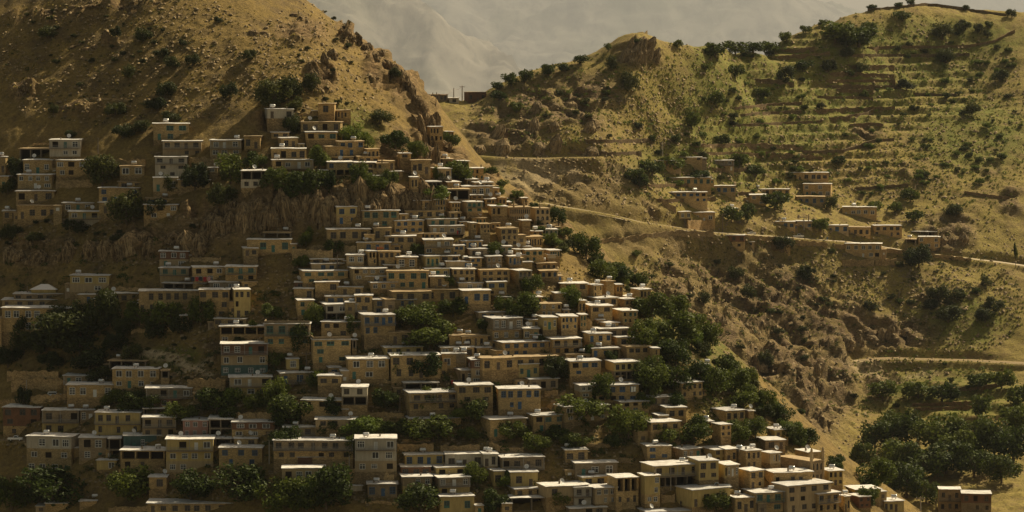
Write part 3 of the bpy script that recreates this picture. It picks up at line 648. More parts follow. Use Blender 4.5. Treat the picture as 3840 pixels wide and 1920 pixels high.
        for x in ([bx0 + 0.02, bx1 - 0.14] + ([0.0] if wf > 8 else [])):
            pb = MB(); pb.box(x, x + 0.11, -min(bd, ov + 0.15) - 0.0, -min(bd, ov + 0.15) + 0.11, bz + 0.0, H + 0.02); pb.build('post', M_RAIL, root)
        feats.append('a railed balcony')
    if 'P' in flags:
        pb = MB(); pb.box(-hw, hw, 0.02, 0.22, H + 0.2, H + 0.85); pb.box(-hw, -hw + 0.2, 0.22, d, H + 0.2, H + 0.85); pb.build('parapet', WALLM['g'], root)
    if 'C' in flags:                           # hipped sheet-metal lantern
        cb = MB(); a, b_, c_, e = -hw * 0.45, hw * 0.35, 1.0, d
        cb.v += [(a - .5, c_ - .5, H + 1.2), (b_ + .5, c_ - .5, H + 1.2), (b_ + .5, e, H + 1.2), (a - .5, e, H + 1.2), ((a + b_) / 2 - 1, (c_ + e) / 2, H + 2.6), ((a + b_) / 2 + 1, (c_ + e) / 2, H + 2.6)]
        cb.f += [(0, 1, 5, 4), (2, 3, 4, 5), (1, 2, 5), (3, 0, 4)]; cb.m += [0] * 4
        cb.box(a, b_, c_, e - .3, H + .3, H + 1.2, 1); cb.build('roof_lantern', [M_STEEL, WALLM['y']], roof)
    look = look or ('small ' if W < 6.0 and 'N' not in flags else '') + NUMW[n] + '-storey ' + WALLN[letters[0]] + '' + ' house'
    if name != 'house': pass
    elif 'B' in flags: look += ' with balcony'
    elif used_win and letters[0] != 'o': look += ' with ' + WINN[wk] + ' windows'
    if 'N' in flags and name == 'house': look = 'earth-roofed ' + look
    tag(root, look, name, uc, (vt + vb) / 2, None if name != 'house' else 'houses of the hillside village' if fld is A else 'houses along the upper road')
    HOUSES.append(dict(root=root, hw=hw, d=d, H=H, th=th, uc=uc, vt=vt, vb=vb, u0=u0, u1=u1, fld=fld, flags=flags, D=D))
    if 'T' in flags: ROOFTOP.append((len(HOUSES) - 1, 'T'))
    if 'D' in flags: ROOFTOP.append((len(HOUSES) - 1, 'D'))
    return root
ROOFTOP = []
# one line per house: left right top bottom (pixels of an enlarged piece of the photograph), storeys, walls from the top, frames, windows per storey, extras
TABLE = [
(A, 0, 300, 1.84, """1040 1305 302 415 2 s t 3|1113 1390 423 527 2 p d 4 B|1450 1665 417 527 2 p w 3 B|335 555 415 528 2 w w 3 B|135 365 475 552 1 o d 3 N|160 365 553 650 1 s w 2|385 630 555 665 2 s w 3|810 995 595 660 1 s w 2 N|1055 1290 532 670 3 w d 3 B|118 388 655 750 2 s w 4 T|0 67 667 750 1 s t 1|100 372 767 835 1 s d 3|115 415 868 960 1 s d 3 N|680 962 745 845 2 s b 3|680 960 845 920 1 s d 2|430 640 850 905 1 s w 3 T|455 690 908 1010 2 yw w 3 BD|1040 1225 675 770 1 p w 2 D|985 1235 818 862 1 s b 2 NT|985 1225 862 955 2 s w 2|0 120 905 960 1 s d 2 T|0 42 533 640 1 s d 1|800 980 705 745 1 s d 1 N|1430 1500 605 640 1 s w 1 T|1225 1460 690 745 1 s d 2"""),
(A, 0, 900, 2.147, """1270 1512 92 218 2 rp w 3 T|1280 1518 225 340 2 p t 3 B|1518 1810 220 335 2 s w 3|1810 2061 215 330 2 s t 3 B|1300 1670 348 415 1 o d 4|1670 1910 340 395 1 g w 2|1905 2061 340 395 1 s d 2 N|555 880 287 420 2 yp w 3|95 600 435 480 1 g d 6 C|0 630 482 548 1 s d 4|0 600 548 740 2 s w 6|790 1100 432 500 1 s d 4|1100 1590 410 580 2 s d 7|1585 1840 400 635 3 s d 3|1840 2010 400 625 3 y d 3|1105 1305 487 560 1 s d 2|1715 1980 635 690 1 s d 3|1430 1510 610 735 2 s d 1|615 790 440 510 1 s b 1|860 1190 972 1040 1 o d 3 N|890 1275 1038 1195 2 s w 4 T|490 935 1095 1165 1 g w 4 B|520 890 1165 1265 1 s w 3|1280 1350 1050 1110 1 o d 1 N|1535 1740 1235 1288 1 s d 2 N"""),
(A, 0, 1350, 2.2594, """0 355 400 640 3 rrs d 3|335 650 425 630 2 gy d 3 B|640 780 425 520 1 g w 2 T|785 1185 445 635 2 y d 5 BT|1180 1475 487 650 2 p d 3 B|1185 1420 410 475 1 o d 2|1200 1610 238 405 2 gk w 4 B|1535 1750 510 650 2 k w 3|1750 1955 500 655 2 o d 2|195 625 645 955 3 wss w 3|640 880 658 850 2 g w 2 D|880 1005 665 850 2 oo d 1|795 1005 850 930 1 y w 2|1000 1350 640 765 1 t w 5 D|1000 1390 765 920 2 os d 3|1380 1790 670 950 3 yyp w 4 BD|1240 1390 990 1090 1 s d 1 D|620 795 1195 1240 1 s d 0|355 560 1215 1288 1 s d 0|1225 2090 1215 1295 1 s d 5|1800 1960 665 730 1 o d 1|1950 2169 665 735 1 s d 2 D"""),
(A, 900, 300, 1.84, """160 370 203 265 1 w d 3 T|540 655 165 235 1 s d 1 N|655 765 212 265 1 s d 4 N|420 700 292 355 1 s d 4 N|435 670 362 415 1 s t 2 D|670 790 382 420 1 s b 3 N|640 855 425 520 2 s b 3 N|555 740 462 530 1 s b 2 N|200 340 362 400 1 s d 2|250 400 402 470 1 s d 2|30 145 390 475 1 s d 2 N|205 455 475 550 1 s d 4|290 505 553 612 1 p w 3 B|205 300 553 605 1 s d 1 T|850 960 478 545 1 s d 3 N|610 780 532 565 1 s d 2 N|775 960 530 575 1 s d 3 N|580 780 568 660 2 so b 3|785 930 572 630 1 s d 3|930 1020 575 625 1 s d 2 N|950 1065 562 620 1 s d 3 N|850 1000 612 655 1 s d 2 N|890 1040 662 700 1 s d 2|1000 1120 632 668 1 s d 1|5 235 628 745 2 ow d 3|1290 1400 325 428 2 s d 4|1400 1475 358 400 1 s d 3|1175 1315 555 650 1 s d 3 N|1355 1475 548 600 1 s d 1 NT|1400 1480 570 605 1 s w 2|1470 1580 560 610 1 s d 2|1310 1455 612 690 1 p d 2 B|1580 1680 610 690 2 s t 3|1165 1230 672 750 1 s d 2|1085 1180 508 540 1 s d 1|1245 1390 705 760 1 o d 3|1380 1520 705 750 1 s d 3|1520 1640 685 730 1 s d 3|1590 1745 708 755 1 p d 4|1520 1740 735 800 1 s w 4 B|1345 1450 778 830 1 s d 2|1395 1585 755 825 1 o d 2 N|1745 1785 735 780 1 s d 1 N|1670 1760 820 860 1 s d 2|1745 1840 815 860 1 s d 2 N|160 355 1053 1100 1 o d 2 N|45 350 1102 1190 1 s t 3|0 120 1162 1215 1 s d 2"""),
(A, 1100, 720, 2.576, """385 612 145 310 2 ys b 2|640 1020 180 345 2 s t 4 T|1085 1320 83 180 1 s d 2|1290 1470 72 190 2 s b 4|1020 1450 183 250 1 s d 2 N|1475 1610 105 200 2 s d 3|1610 1825 98 195 2 p t 3 B|1020 1210 230 275 1 t t 3 T|915 1258 278 395 2 s b 4|1450 1620 198 260 1 s d 2 N|1240 1580 262 330 1 p t 3 T|1570 1680 290 340 1 s b 2|1280 1650 330 405 1 p w 4 B|300 740 360 470 1 s d 4|740 945 352 470 1 s d 2 N|880 1180 428 560 2 s d 3 T|940 1245 402 440 1 s d 0 N|1245 1475 402 460 1 s d 4 N|610 940 488 575 1 s b 4 T|870 1030 520 575 1 s d 2 N|1240 1540 465 600 2 s w 3 B|1580 1825 473 540 1 s b 4 T|1520 1655 520 610 2 s b 2|1645 1870 552 625 1 g d 2|1955 2170 355 520 3 s d 3 N|2195 2405 435 530 1 s d 6 N|2410 2555 365 420 1 w t 3 T|2275 2410 380 430 1 s d 2|2155 2305 528 560 1 s d 0 T|2110 2200 555 620 1 s b 4|2200 2420 562 675 2 s t 3|2420 2576 565 630 1 p t 4|2420 2535 605 640 1 w t 4|510 680 610 690 1 p w 2|680 800 575 700 2 os d 2|795 1030 575 715 2 s d 4 N|960 1195 630 740 1 s w 2 T|1210 1410 622 720 1 y t 3 B|1400 1600 618 670 1 s d 2|1425 1705 672 740 1 p b 3 T|1640 1820 637 730 2 s b 2 T|1825 2015 625 750 2 g w 3|2010 2190 622 700 1 s b 3 B|2140 2215 640 700 1 s d 2 N|2185 2310 680 750 1 s d 1|2310 2540 690 750 1 s d 4 N|160 480 650 690 1 s d 2|120 480 692 760 1 p b 4 T|35 520 765 880 2 s t 4|520 895 740 850 2 s w 4|655 925 815 870 1 s b 3|690 1000 875 940 1 s w 3|830 1080 707 745 1 s d 2 T|895 1300 768 935 2 s t 4 N|1230 1510 742 820 1 y w 3 BT|1310 1500 820 910 1 s d 1|1510 1755 745 870 2 s d 4 T|1760 2090 755 870 2 s d 4 N|2085 2300 762 900 2 s d 3 B|2360 2555 765 830 1 s b 3 N|205 435 870 960 1 s d 2|420 670 920 1000 1 s d 2 T|0 120 875 930 1 r d 1|0 190 935 1045 1 s d 2|0 195 1047 1190 2 s t 2|940 1595 945 1050 1 s d 5 N|890 1330 965 1140 2 s d 3 N|1595 1905 952 1080 1 s b 3|1540 1830 880 945 1 p w 3 T|1840 2060 870 1000 2 ys b 2|290 600 1010 1080 1 s b 3|580 760 1002 1160 2 s d 2|240 610 1085 1245 2 wo w 3|760 1185 1040 1180 2 s b 4|1945 2095 1015 1045 1 s d 0|2260 2400 1015 1080 1 s d 2 T|1660 1860 252 310 1 s t 4 N|1890 2000 305 360 1 s d 2 N|1765 1900 310 400 2 s d 3 N|1690 1765 300 365 1 s d 2|1880 2065 140 230 1 s d 3|1920 2105 100 140 1 s d 2|1820 1920 70 110 1 s d 1|1700 1830 32 70 1 s d 2|1930 2060 62 95 1 s d 2|2185 2260 60 110 1 s d 2|2270 2530 325 370 1 s d 4 N|2180 2290 277 330 1 s d 4|1995 2110 525 590 1 p w 2 B"""),
(A, 800, 1150, 2.576, """45 535 190 350 2 os w 4 T|50 515 358 665 3 rpt w 4 B|120 550 680 860 2 py w 3 BD|480 925 165 390 2 gs t 3 BP|1035 1450 148 290 2 s d 3|1390 1750 80 275 2 s b 4 BT|915 1320 318 540 3 s t 3 P|1320 1378 320 400 1 o d 1|1260 1690 505 700 2 s w 3 T|590 990 640 740 1 s b 3 BT|1080 1220 590 665 1 s b 1|1000 1235 668 760 1 s d 2|670 820 505 600 1 y w 1 T|1230 1480 775 950 2 wo d 2 D|1590 2020 390 470 1 y d 4 T|1675 2190 470 690 2 s d 4|2190 2440 455 600 1 s w 2|2140 2520 392 460 1 s w 3 T|1675 1900 250 360 1 s d 1 N|2240 2576 280 380 1 s d 3 N|1790 2170 735 830 1 o d 2|1830 2370 830 1000 2 s d 3 B|840 1250 905 1060 2 s w 2|965 1380 1090 1160 1 p d 3 D|635 980 1165 1250 1 p d 2 B|165 580 1115 1260 2 rs w 3 D|1840 2390 1080 1190 1 s d 4 T"""),
(A, 1700, 1050, 2.576, """760 1045 230 355 2 s w 5 N|1045 1125 290 330 1 p b 1|170 500 312 375 1 p b 3|290 665 370 580 2 gs w 4 B|665 825 385 465 1 y w 2|645 830 470 580 1 s w 2|820 1000 362 480 1 y w 3|1000 1200 352 480 2 s b 4|1200 1290 335 460 2 s t 2|720 825 530 590 1 s b 1|1280 1590 175 250 1 s d 2 D|1275 1540 250 385 2 s d 2|950 1100 130 220 1 s d 0|1180 1280 198 330 1 s d 2|1590 1750 185 250 1 s d 2|1545 1785 300 420 2 s t 3|1590 1830 160 190 1 s d 0|1720 1915 92 180 1 s d 3|1555 1640 45 130 1 s d 2|1300 1440 50 165 2 s d 3|1430 1555 15 160 2 s d 4 N|1000 1300 35 100 1 s d 2 T|1915 2025 170 205 1 s d 0|1340 1700 470 560 1 g d 3|1375 1600 412 470 1 s w 1|1360 1455 385 412 1 s d 0|1530 1700 555 640 1 s d 1|1700 1765 560 635 1 p t 3|1240 1530 520 600 1 s b 3 T|890 1235 568 720 2 s d 3 B|400 1000 598 730 2 s b 6 T|0 335 545 640 1 s d 2 N|0 200 650 740 1 s d 1 T|200 365 655 740 1 s Y 2 T|0 125 710 800 1 g w 1|205 1010 745 860 1 s d 5 N|1010 1410 718 790 1 s d 2 N|1270 1610 660 740 1 s b 3|1610 1905 645 780 2 s d 3 N|1905 2000 660 880 3 s d 3|135 570 768 1010 3 rpp w 4 T|0 230 870 1010 1 g w 3 D|565 830 812 940 1 y t 3|1065 1430 785 925 2 s b 3 T|1475 1800 795 960 2 yo d 4|540 780 970 1040 1 s b 2 N|400 845 1050 1250 2 s b 5|0 380 1015 1190 2 s d 3 D|680 1015 955 1060 1 g d 3|1370 1640 925 1000 1 s d 2 N|1175 1345 1020 1140 2 ws w 2|1340 1800 1015 1180 2 s b 3|2090 2420 990 1135 2 s d 4 T|1780 2190 1130 1210 1 g d 3|2400 2490 820 860 1 s d 2"""),
(A, 1800, 1450, 2.576, """725 1250 185 330 2 s w 2|455 820 275 430 2 s t 3 T|0 450 310 480 1 s w 2 T|1285 1640 145 240 2 s b 3|1745 2000 200 310 1 s d 2|1550 1950 340 430 1 s d 3|2145 2270 340 430 2 y d 1|2260 2440 365 480 2 s d 2|2245 2576 230 330 1 s d 3 T|785 1045 610 730 1 s d 2 T|885 1335 735 870 1 g w 3|1565 1860 572 700 2 s b 2 T|1850 2145 600 700 1 g w 3|2145 2480 605 720 2 y d 3|2480 2576 620 720 1 s d 1 T|1570 2130 755 960 2 yo d 4 BT|2035 2320 715 900 2 y d 2 D|2310 2515 755 880 1 y w 4|165 620 680 800 1 g d 4 B|0 170 650 770 1 w d 2|75 235 815 960 1 y d 1|240 560 825 970 1 y d 1|560 1055 955 1060 1 p d 2|250 620 985 1060 1 s d 3|265 700 1070 1200 1 o d 2|850 1080 970 1150 2 w d 2 B|1045 1330 975 1130 2 p w 3|910 1240 870 960 1 y d 2 T|1240 1540 875 1150 2 os d 3|1540 1750 855 1130 3 yys w 2|1910 2440 985 1150 1 y d 4|795 1235 1170 1230 1 g d 2 D|2425 2576 1065 1120 1 s d 2|1530 2080 1205 1280 1 p d 4"""),
(A, 900, 1450, 2.576, """-220 205 590 770 2 s b 3 D|310 1090 520 700 2 gs d 6 BT|1090 1505 500 820 3 wwp w 3 B|540 805 680 785 1 r d 0|380 810 785 1050 2 pp w 4|1210 1510 940 1060 1 g b 3 T|905 1170 960 1010 1 w d 0 T|1545 1960 655 760 1 y b 4 T|1960 2490 650 780 1 w d 4 BT|1525 1840 775 870 1 r d 3|1840 2180 780 870 1 y d 1|1525 1850 870 1045 2 gy w 3|1850 2215 875 1050 2 gy w 3 B|1880 2260 1060 1211 1 y t 2"""),
(A, 2700, 1200, 1.7886, """305 470 735 805 1 y d 2|265 450 805 870 1 g d 2|0 120 865 960 1 s d 2|105 290 875 1000 2 s d 3 T|290 420 890 960 1 p w 4|320 635 1020 1130 1 s d 5|530 690 885 940 1 s d 0|0 135 970 1050 1 p w 3|135 310 1010 1130 2 s d 2|370 770 1100 1280 3 p d 4|175 440 1155 1288 2 s t 3 B|575 820 1160 1288 2 s d 3 B|70 255 1190 1288 1 s d 3|700 840 1010 1110 2 y d 3|820 890 1180 1288 1 s d 2|870 1100 1135 1200 1 y d 2|885 1030 1185 1260 2 r d 2|1075 1255 1215 1288 1 y d 4 T|0 80 1120 1190 1 y w 2|175 235 610 660 1 s d 2"""),
(B, 2700, 1200, 1.7886, """1490 1645 1135 1288 2 g d 3 B|1645 1855 1165 1288 2 rg d 3|2000 2039 815 850 1 y d 1 N"""),
(B, 2100, 500, 2.576, """975 1375 232 262 1 s d 3|880 1120 265 320 1 s d 4|1475 1680 262 360 2 gs w 3 B|935 1465 430 500 1 s t 5 T|970 1425 570 665 2 s b 5 T|1415 1700 508 585 1 s b 4|1125 1270 760 885 2 yo w 2|1270 1500 765 860 1 s w 3|1860 2225 540 600 1 s d 4 T|1835 2000 595 690 2 s w 2|2230 2600 380 460 1 s d 4|2350 2640 490 610 2 s w 3|2290 2570 612 690 1 s b 4 N|1620 1720 725 760 1 s d 1|2085 2280 855 920 1 s b 1 T|2280 2440 850 930 1 p b 2|1585 1800 985 1110 2 rs d 2|1795 1885 1050 1090 1 p d 1"""),
(B, 2800, 700, 2.147, """775 1060 165 245 1 s w 3|640 825 312 370 1 p b 3|800 1010 328 400 1 s d 4 N|1025 1255 315 400 2 s d 3|1340 1555 362 405 1 o d 3|1390 1580 405 495 2 s w 3|1290 1385 425 470 1 o d 1 N|800 1105 460 575 2 s w 3|165 355 415 475 1 s d 1"""),
(B, 1500, 0, 2.147, """90 245 770 850 1 g d 2 N|220 385 762 815 1 g d 4 N|380 475 790 830 1 w d 1|515 695 742 820 1 r d 2 N|62 122 700 790 1 p d 0"""),
]
ROWS = []
for fld, tx, ty, ts, txt in TABLE:
    for ln in txt.split('|'):
        p = ln.split(); q = [float(c) for c in p[:4]]
        ROWS.append((fld, tx + q[0] / ts, tx + q[1] / ts, ty + q[2] / ts, ty + q[3] / ts, int(p[4]), p[5], p[6], int(p[7]), p[8] if len(p) > 8 else ''))
DENSE = [(1800, 1000, 620, 330), (1700, 1250, 820, 200)]
for r in ROWS:
    fld, u0, u1, vt, vb = r[:5]; ext = 0.0
    if fld is A and blob(np.array([(u0 + u1) / 2]), np.array([vb]), DENSE)[0] > 0.5:
        # a house stands on a blind lower wall down to the roof of the house before it
        gaps = [q[3] - vb for q in ROWS if q[0] is A and q is not r and min(u1, q[2]) - max(u0, q[1]) > 0.3 * (u1 - u0) and -4 < q[3] - vb < 45]
        if gaps: ext = max(0.0, min(gaps)) + 6
        else: ext = 14.0
    elif fld is A:
        gaps = [q[3] - vb for q in ROWS if q[0] is A and q is not r and min(u1, q[2]) - max(u0, q[1]) > 0.3 * (u1 - u0) and -4 < q[3] - vb < 60]
        ext = max(0.0, min(gaps)) + 5 if gaps else 9.0
    house(*r, ext=ext)
# the arcaded mosque and its corner tower, and the small mosque with two minarets
def finial(b, x, y, z0, z1, r):
    b.tube([(x, y, z0), (x, y, z1 - 1.2)], r, 8); b.tube([(x, y, z1 - 1.2), (x, y, z1 - 1.05)], r * 1.35, 8); b.tube([(x, y, z1 - 1.05), (x, y, z1 - .45)], [r * .8, r * .7], 8); b.tube([(x, y, z1 - .45), (x, y, z1)], [r * .85, 0.03], 8)
def mosque(fld, u0, u1, vt, vb, n, walls, k, yaw, depth, look, turrets, fin):
    root = house(fld, u0, u1, vt, vb, n, walls, 'd', k, 'AN', yaw, 8, depth, 'mosque', look)
    h = HOUSES[-1]
    for t in turrets:
        b = MB(); finial(b, -h['hw'] + 2 * h['hw'] * t, 0.1, h['H'] - fin[0], h['H'] + fin[1], fin[2]); b.build('minaret', WALLM['p'], root)
    return root, h
tl = lambda x, y, s, a, b: (x + a / s, y + b / s)
m1, h1 = mosque(A, 1100 + 2050 / 2.576, 1100 + 2290 / 2.576, 720 + 150 / 2.576, 720 + 290 / 2.576, 2, 'p', 11, 10, 6, 'tan mosque hall with two rows of arched windows and turrets', (0.22, 0.7), (0.0, 1.9, 0.28))
m2, h2 = mosque(A, 1100 + 2285 / 2.576, 1100 + 2478 / 2.576, 720 + 160 / 2.576, 720 + 345 / 2.576, 3, 'p', 3, 16, 6, 'tan three-storey mosque tower block with painted inscription beside the arcaded hall', (0.3,), (0.0, 1.7, 0.25))
ib = MB(); iz = h2['H'] * 0.42; ix = -h2['hw'] * 0.9
for q, (dx_, hh, zz) in enumerate([(0, .9, 0), (.22, .9, 0), (.42, .3, 0), (.62, .95, 0), (.85, .9, 0), (1.05, .9, 0), (1.3, .35, 0), (1.5, .5, 0), (1.72, .95, 0)]): ib.box(ix + dx_, ix + dx_ + 0.1, -0.03, -0.004, iz + zz, iz + zz + hh)
ib.box(ix + 0.2, ix + 1.05, -0.028, -0.006, iz - 0.1, iz); ib.box(ix + 1.28, ix + 1.8, -0.028, -0.006, iz - 0.1, iz); ib.build('inscription', WALLM['w'], m2)
m3, h3 = mosque(A, 2700 + 420 / 1.7886, 2700 + 710 / 1.7886, 1200 + 945 / 1.7886, 1200 + 1090 / 1.7886, 2, 'g', 3, 38, 12.5, 'grey block mosque with twin minarets on its narrow front', (0.02, 0.98), (8.0, 3.6, 0.42))
# ------------------------------------------------------------------ trees
def leaf_mat(name, a, b, tr=0.28):
    m = NT(name); oi = m.n('ShaderNodeObjectInfo').outputs['Random']; tc = m.n('ShaderNodeTexCoord').outputs['Object']
    n = m.noise(2.2, 3, 0.6, tc)
    c = m.mix(oi, a, b); c = m.mix(0.7, c, m.ramp(n, [(0.3, (0.5, 0.55, 0.5)), (0.7, (1.45, 1.4, 1.2))]), 'MULTIPLY')
    m.done(c, 0.7, 0.15)
    t = m.n('ShaderNodeBsdfTranslucent'); mx = m.n('ShaderNodeMixShader'); mx.inputs[0].default_value = tr
    m.l(c, t.inputs[0]); m.l(m.b.outputs[0], mx.inputs[1]); m.l(t.outputs[0], mx.inputs[2]); m.l(mx.outputs[0], m.t.nodes['Material Output'].inputs[0])
    return m.m
M_LEAF = {'w': leaf_mat('walnut_leaf', (0.036, 0.053, 0.011), (0.105, 0.125, 0.02)), 'o': leaf_mat('oak_leaf', (0.032, 0.042, 0.012), (0.075, 0.08, 0.02)), 'l': leaf_mat('pale_leaf', (0.09, 0.13, 0.018), (0.14, 0.17, 0.028))}
def crown_mesh(seed, n_lobe, n_leaf, leaf, flat=0.85, spread=0.7, tall=1.0):
    g = np.random.default_rng(seed); V = []; Fc = []
    lobes = [(np.array([0, 0, -0.05]), 0.55)]
    for k in range(n_lobe):
        t = g.uniform(0, 2 * math.pi); ph = g.uniform(-0.55, 1.0)
        lobes.append((np.array([math.cos(t) * math.cos(ph) * spread, math.sin(t) * math.cos(ph) * spread, math.sin(ph) * spread * flat]), g.uniform(0.2, 0.44)))
    tot = sum(r ** 2 for _, r in lobes)
    for c, r in lobes:
        m = int(n_leaf * r * r / tot)
        d = g.normal(size=(m, 3)); d /= np.linalg.norm(d, axis=1)[:, None]
        rad = r * (1.12 - 0.6 * g.random(m) ** 1.2)
        p = c + d * rad[:, None]; p[:, 2] *= tall
        for i in range(m):
            nrm = d[i] + g.normal(size=3) * 0.75; nrm /= np.linalg.norm(nrm)
            a = np.cross(nrm, g.normal(size=3)); a /= np.linalg.norm(a) + 1e-6; b = np.cross(nrm, a)
            s = leaf * g.uniform(0.6, 1.4); k = len(V)
            V += [tuple(p[i] - a * s), tuple(p[i] - b * s * 0.7), tuple(p[i] + a * s), tuple(p[i] + b * s * 0.7)]; Fc.append((k, k + 1, k + 2, k + 3))
    return V, Fc
def crown_set(kind, count, n_lobe, n_leaf, leaf, **kw):
    out = []
    for i in range(count):
        V, Fc = crown_mesh(sum(map(ord, kind)) * 31 + i * 7, n_lobe, n_leaf, leaf, **kw)
        out.append((V, Fc))
    return out
def to_mesh(vf, mat):
    me = bpy.data.meshes.new('crown'); me.from_pydata(vf[0], [], vf[1]); me.materials.append(mat); return me
big = crown_set('big', 6, 13, 2300, 0.066); small = crown_set('small', 5, 8, 900, 0.095, flat=0.7); tall = crown_set('tall', 1, 9, 900, 0.09)
CROWN = {'w': [to_mesh(x, M_LEAF['w']) for x in big], 'o': [to_mesh(x, M_LEAF['o']) for x in big], 'l': [to_mesh(x, M_LEAF['l']) for x in big[:3]], 's': [to_mesh(x, M_LEAF['o']) for x in small], 'g': [to_mesh(x, M_LEAF['w']) for x in small], 'p': [to_mesh(x, M_LEAF['l']) for x in small]}
def trunk_mesh(seed):
    g = random.Random(seed); b = MB()
    b.tube([(0, 0, -0.5), (0.02, 0.01, 0.25), (g.uniform(-.06, .06), g.uniform(-.06, .06), 0.6), (g.uniform(-.1, .1), g.uniform(-.1, .1), 1.05)], [0.11, 0.085, 0.065, 0.03], 6)
    for k in range(4):
        t = k * 1.6 + g.uniform(0, 1); z = g.uniform(0.35, 0.6)
        b.tube([(0, 0, z), (0.25 * math.cos(t), 0.25 * math.sin(t), z + 0.3), (0.5 * math.cos(t), 0.5 * math.sin(t), z + 0.62)], [0.05, 0.035, 0.015], 5)
    return b.mesh('trunk', M_TRUNK)
TRUNK = [trunk_mesh(k) for k in range(4)]
def hit_any(u, v):
    for k in range(0, 40, 4):
        for fld in (A, B):
            P = fld.hit(u, v + k)
            if P is not None: return P, fld
    return None, None
TREEN = {'w': 'leafy green tree', 'o': 'dark round oak', 'l': 'pale green tree', 's': 'dark scrub oak', 'g': 'small green tree', 'p': 'pale leafy bush'}
def tree(cx, cy, w, h, kind, label=True, name=None, trunk=True):
    rnd = random.Random(int(cx * 3 + cy * 11))
    P, fld = hit_any(cx, cy + h * 0.5)
    if P is None: return None
    s = P.y / F; cr = w * s / 2; ch = max(h * s, w * s * 0.6)
    name = name or ('shrub' if kind in 'sp' and w < 45 else 'tree')
    root = empty(name, P, rnd.uniform(0, 6.28))
    lift = -0.08 if name == 'shrub' else (-0.02 if fld is A else 0.0)
    link('crown', rnd.choice(CROWN[kind]), root, (0, 0, ch * (0.5 + lift)), (cr * 1.22, cr * 1.22, ch * 0.64))
    if trunk: link('trunk', rnd.choice(TRUNK), root, (0, 0, 0), (cr * 0.8, cr * 0.8, ch * 0.6))
    if True: tag(root, TREEN[kind] if label is True else label, name, cx, cy, 'trees among the houses' if fld is A else 'trees on the far hillside')
    return root
K = 3840 / 2576
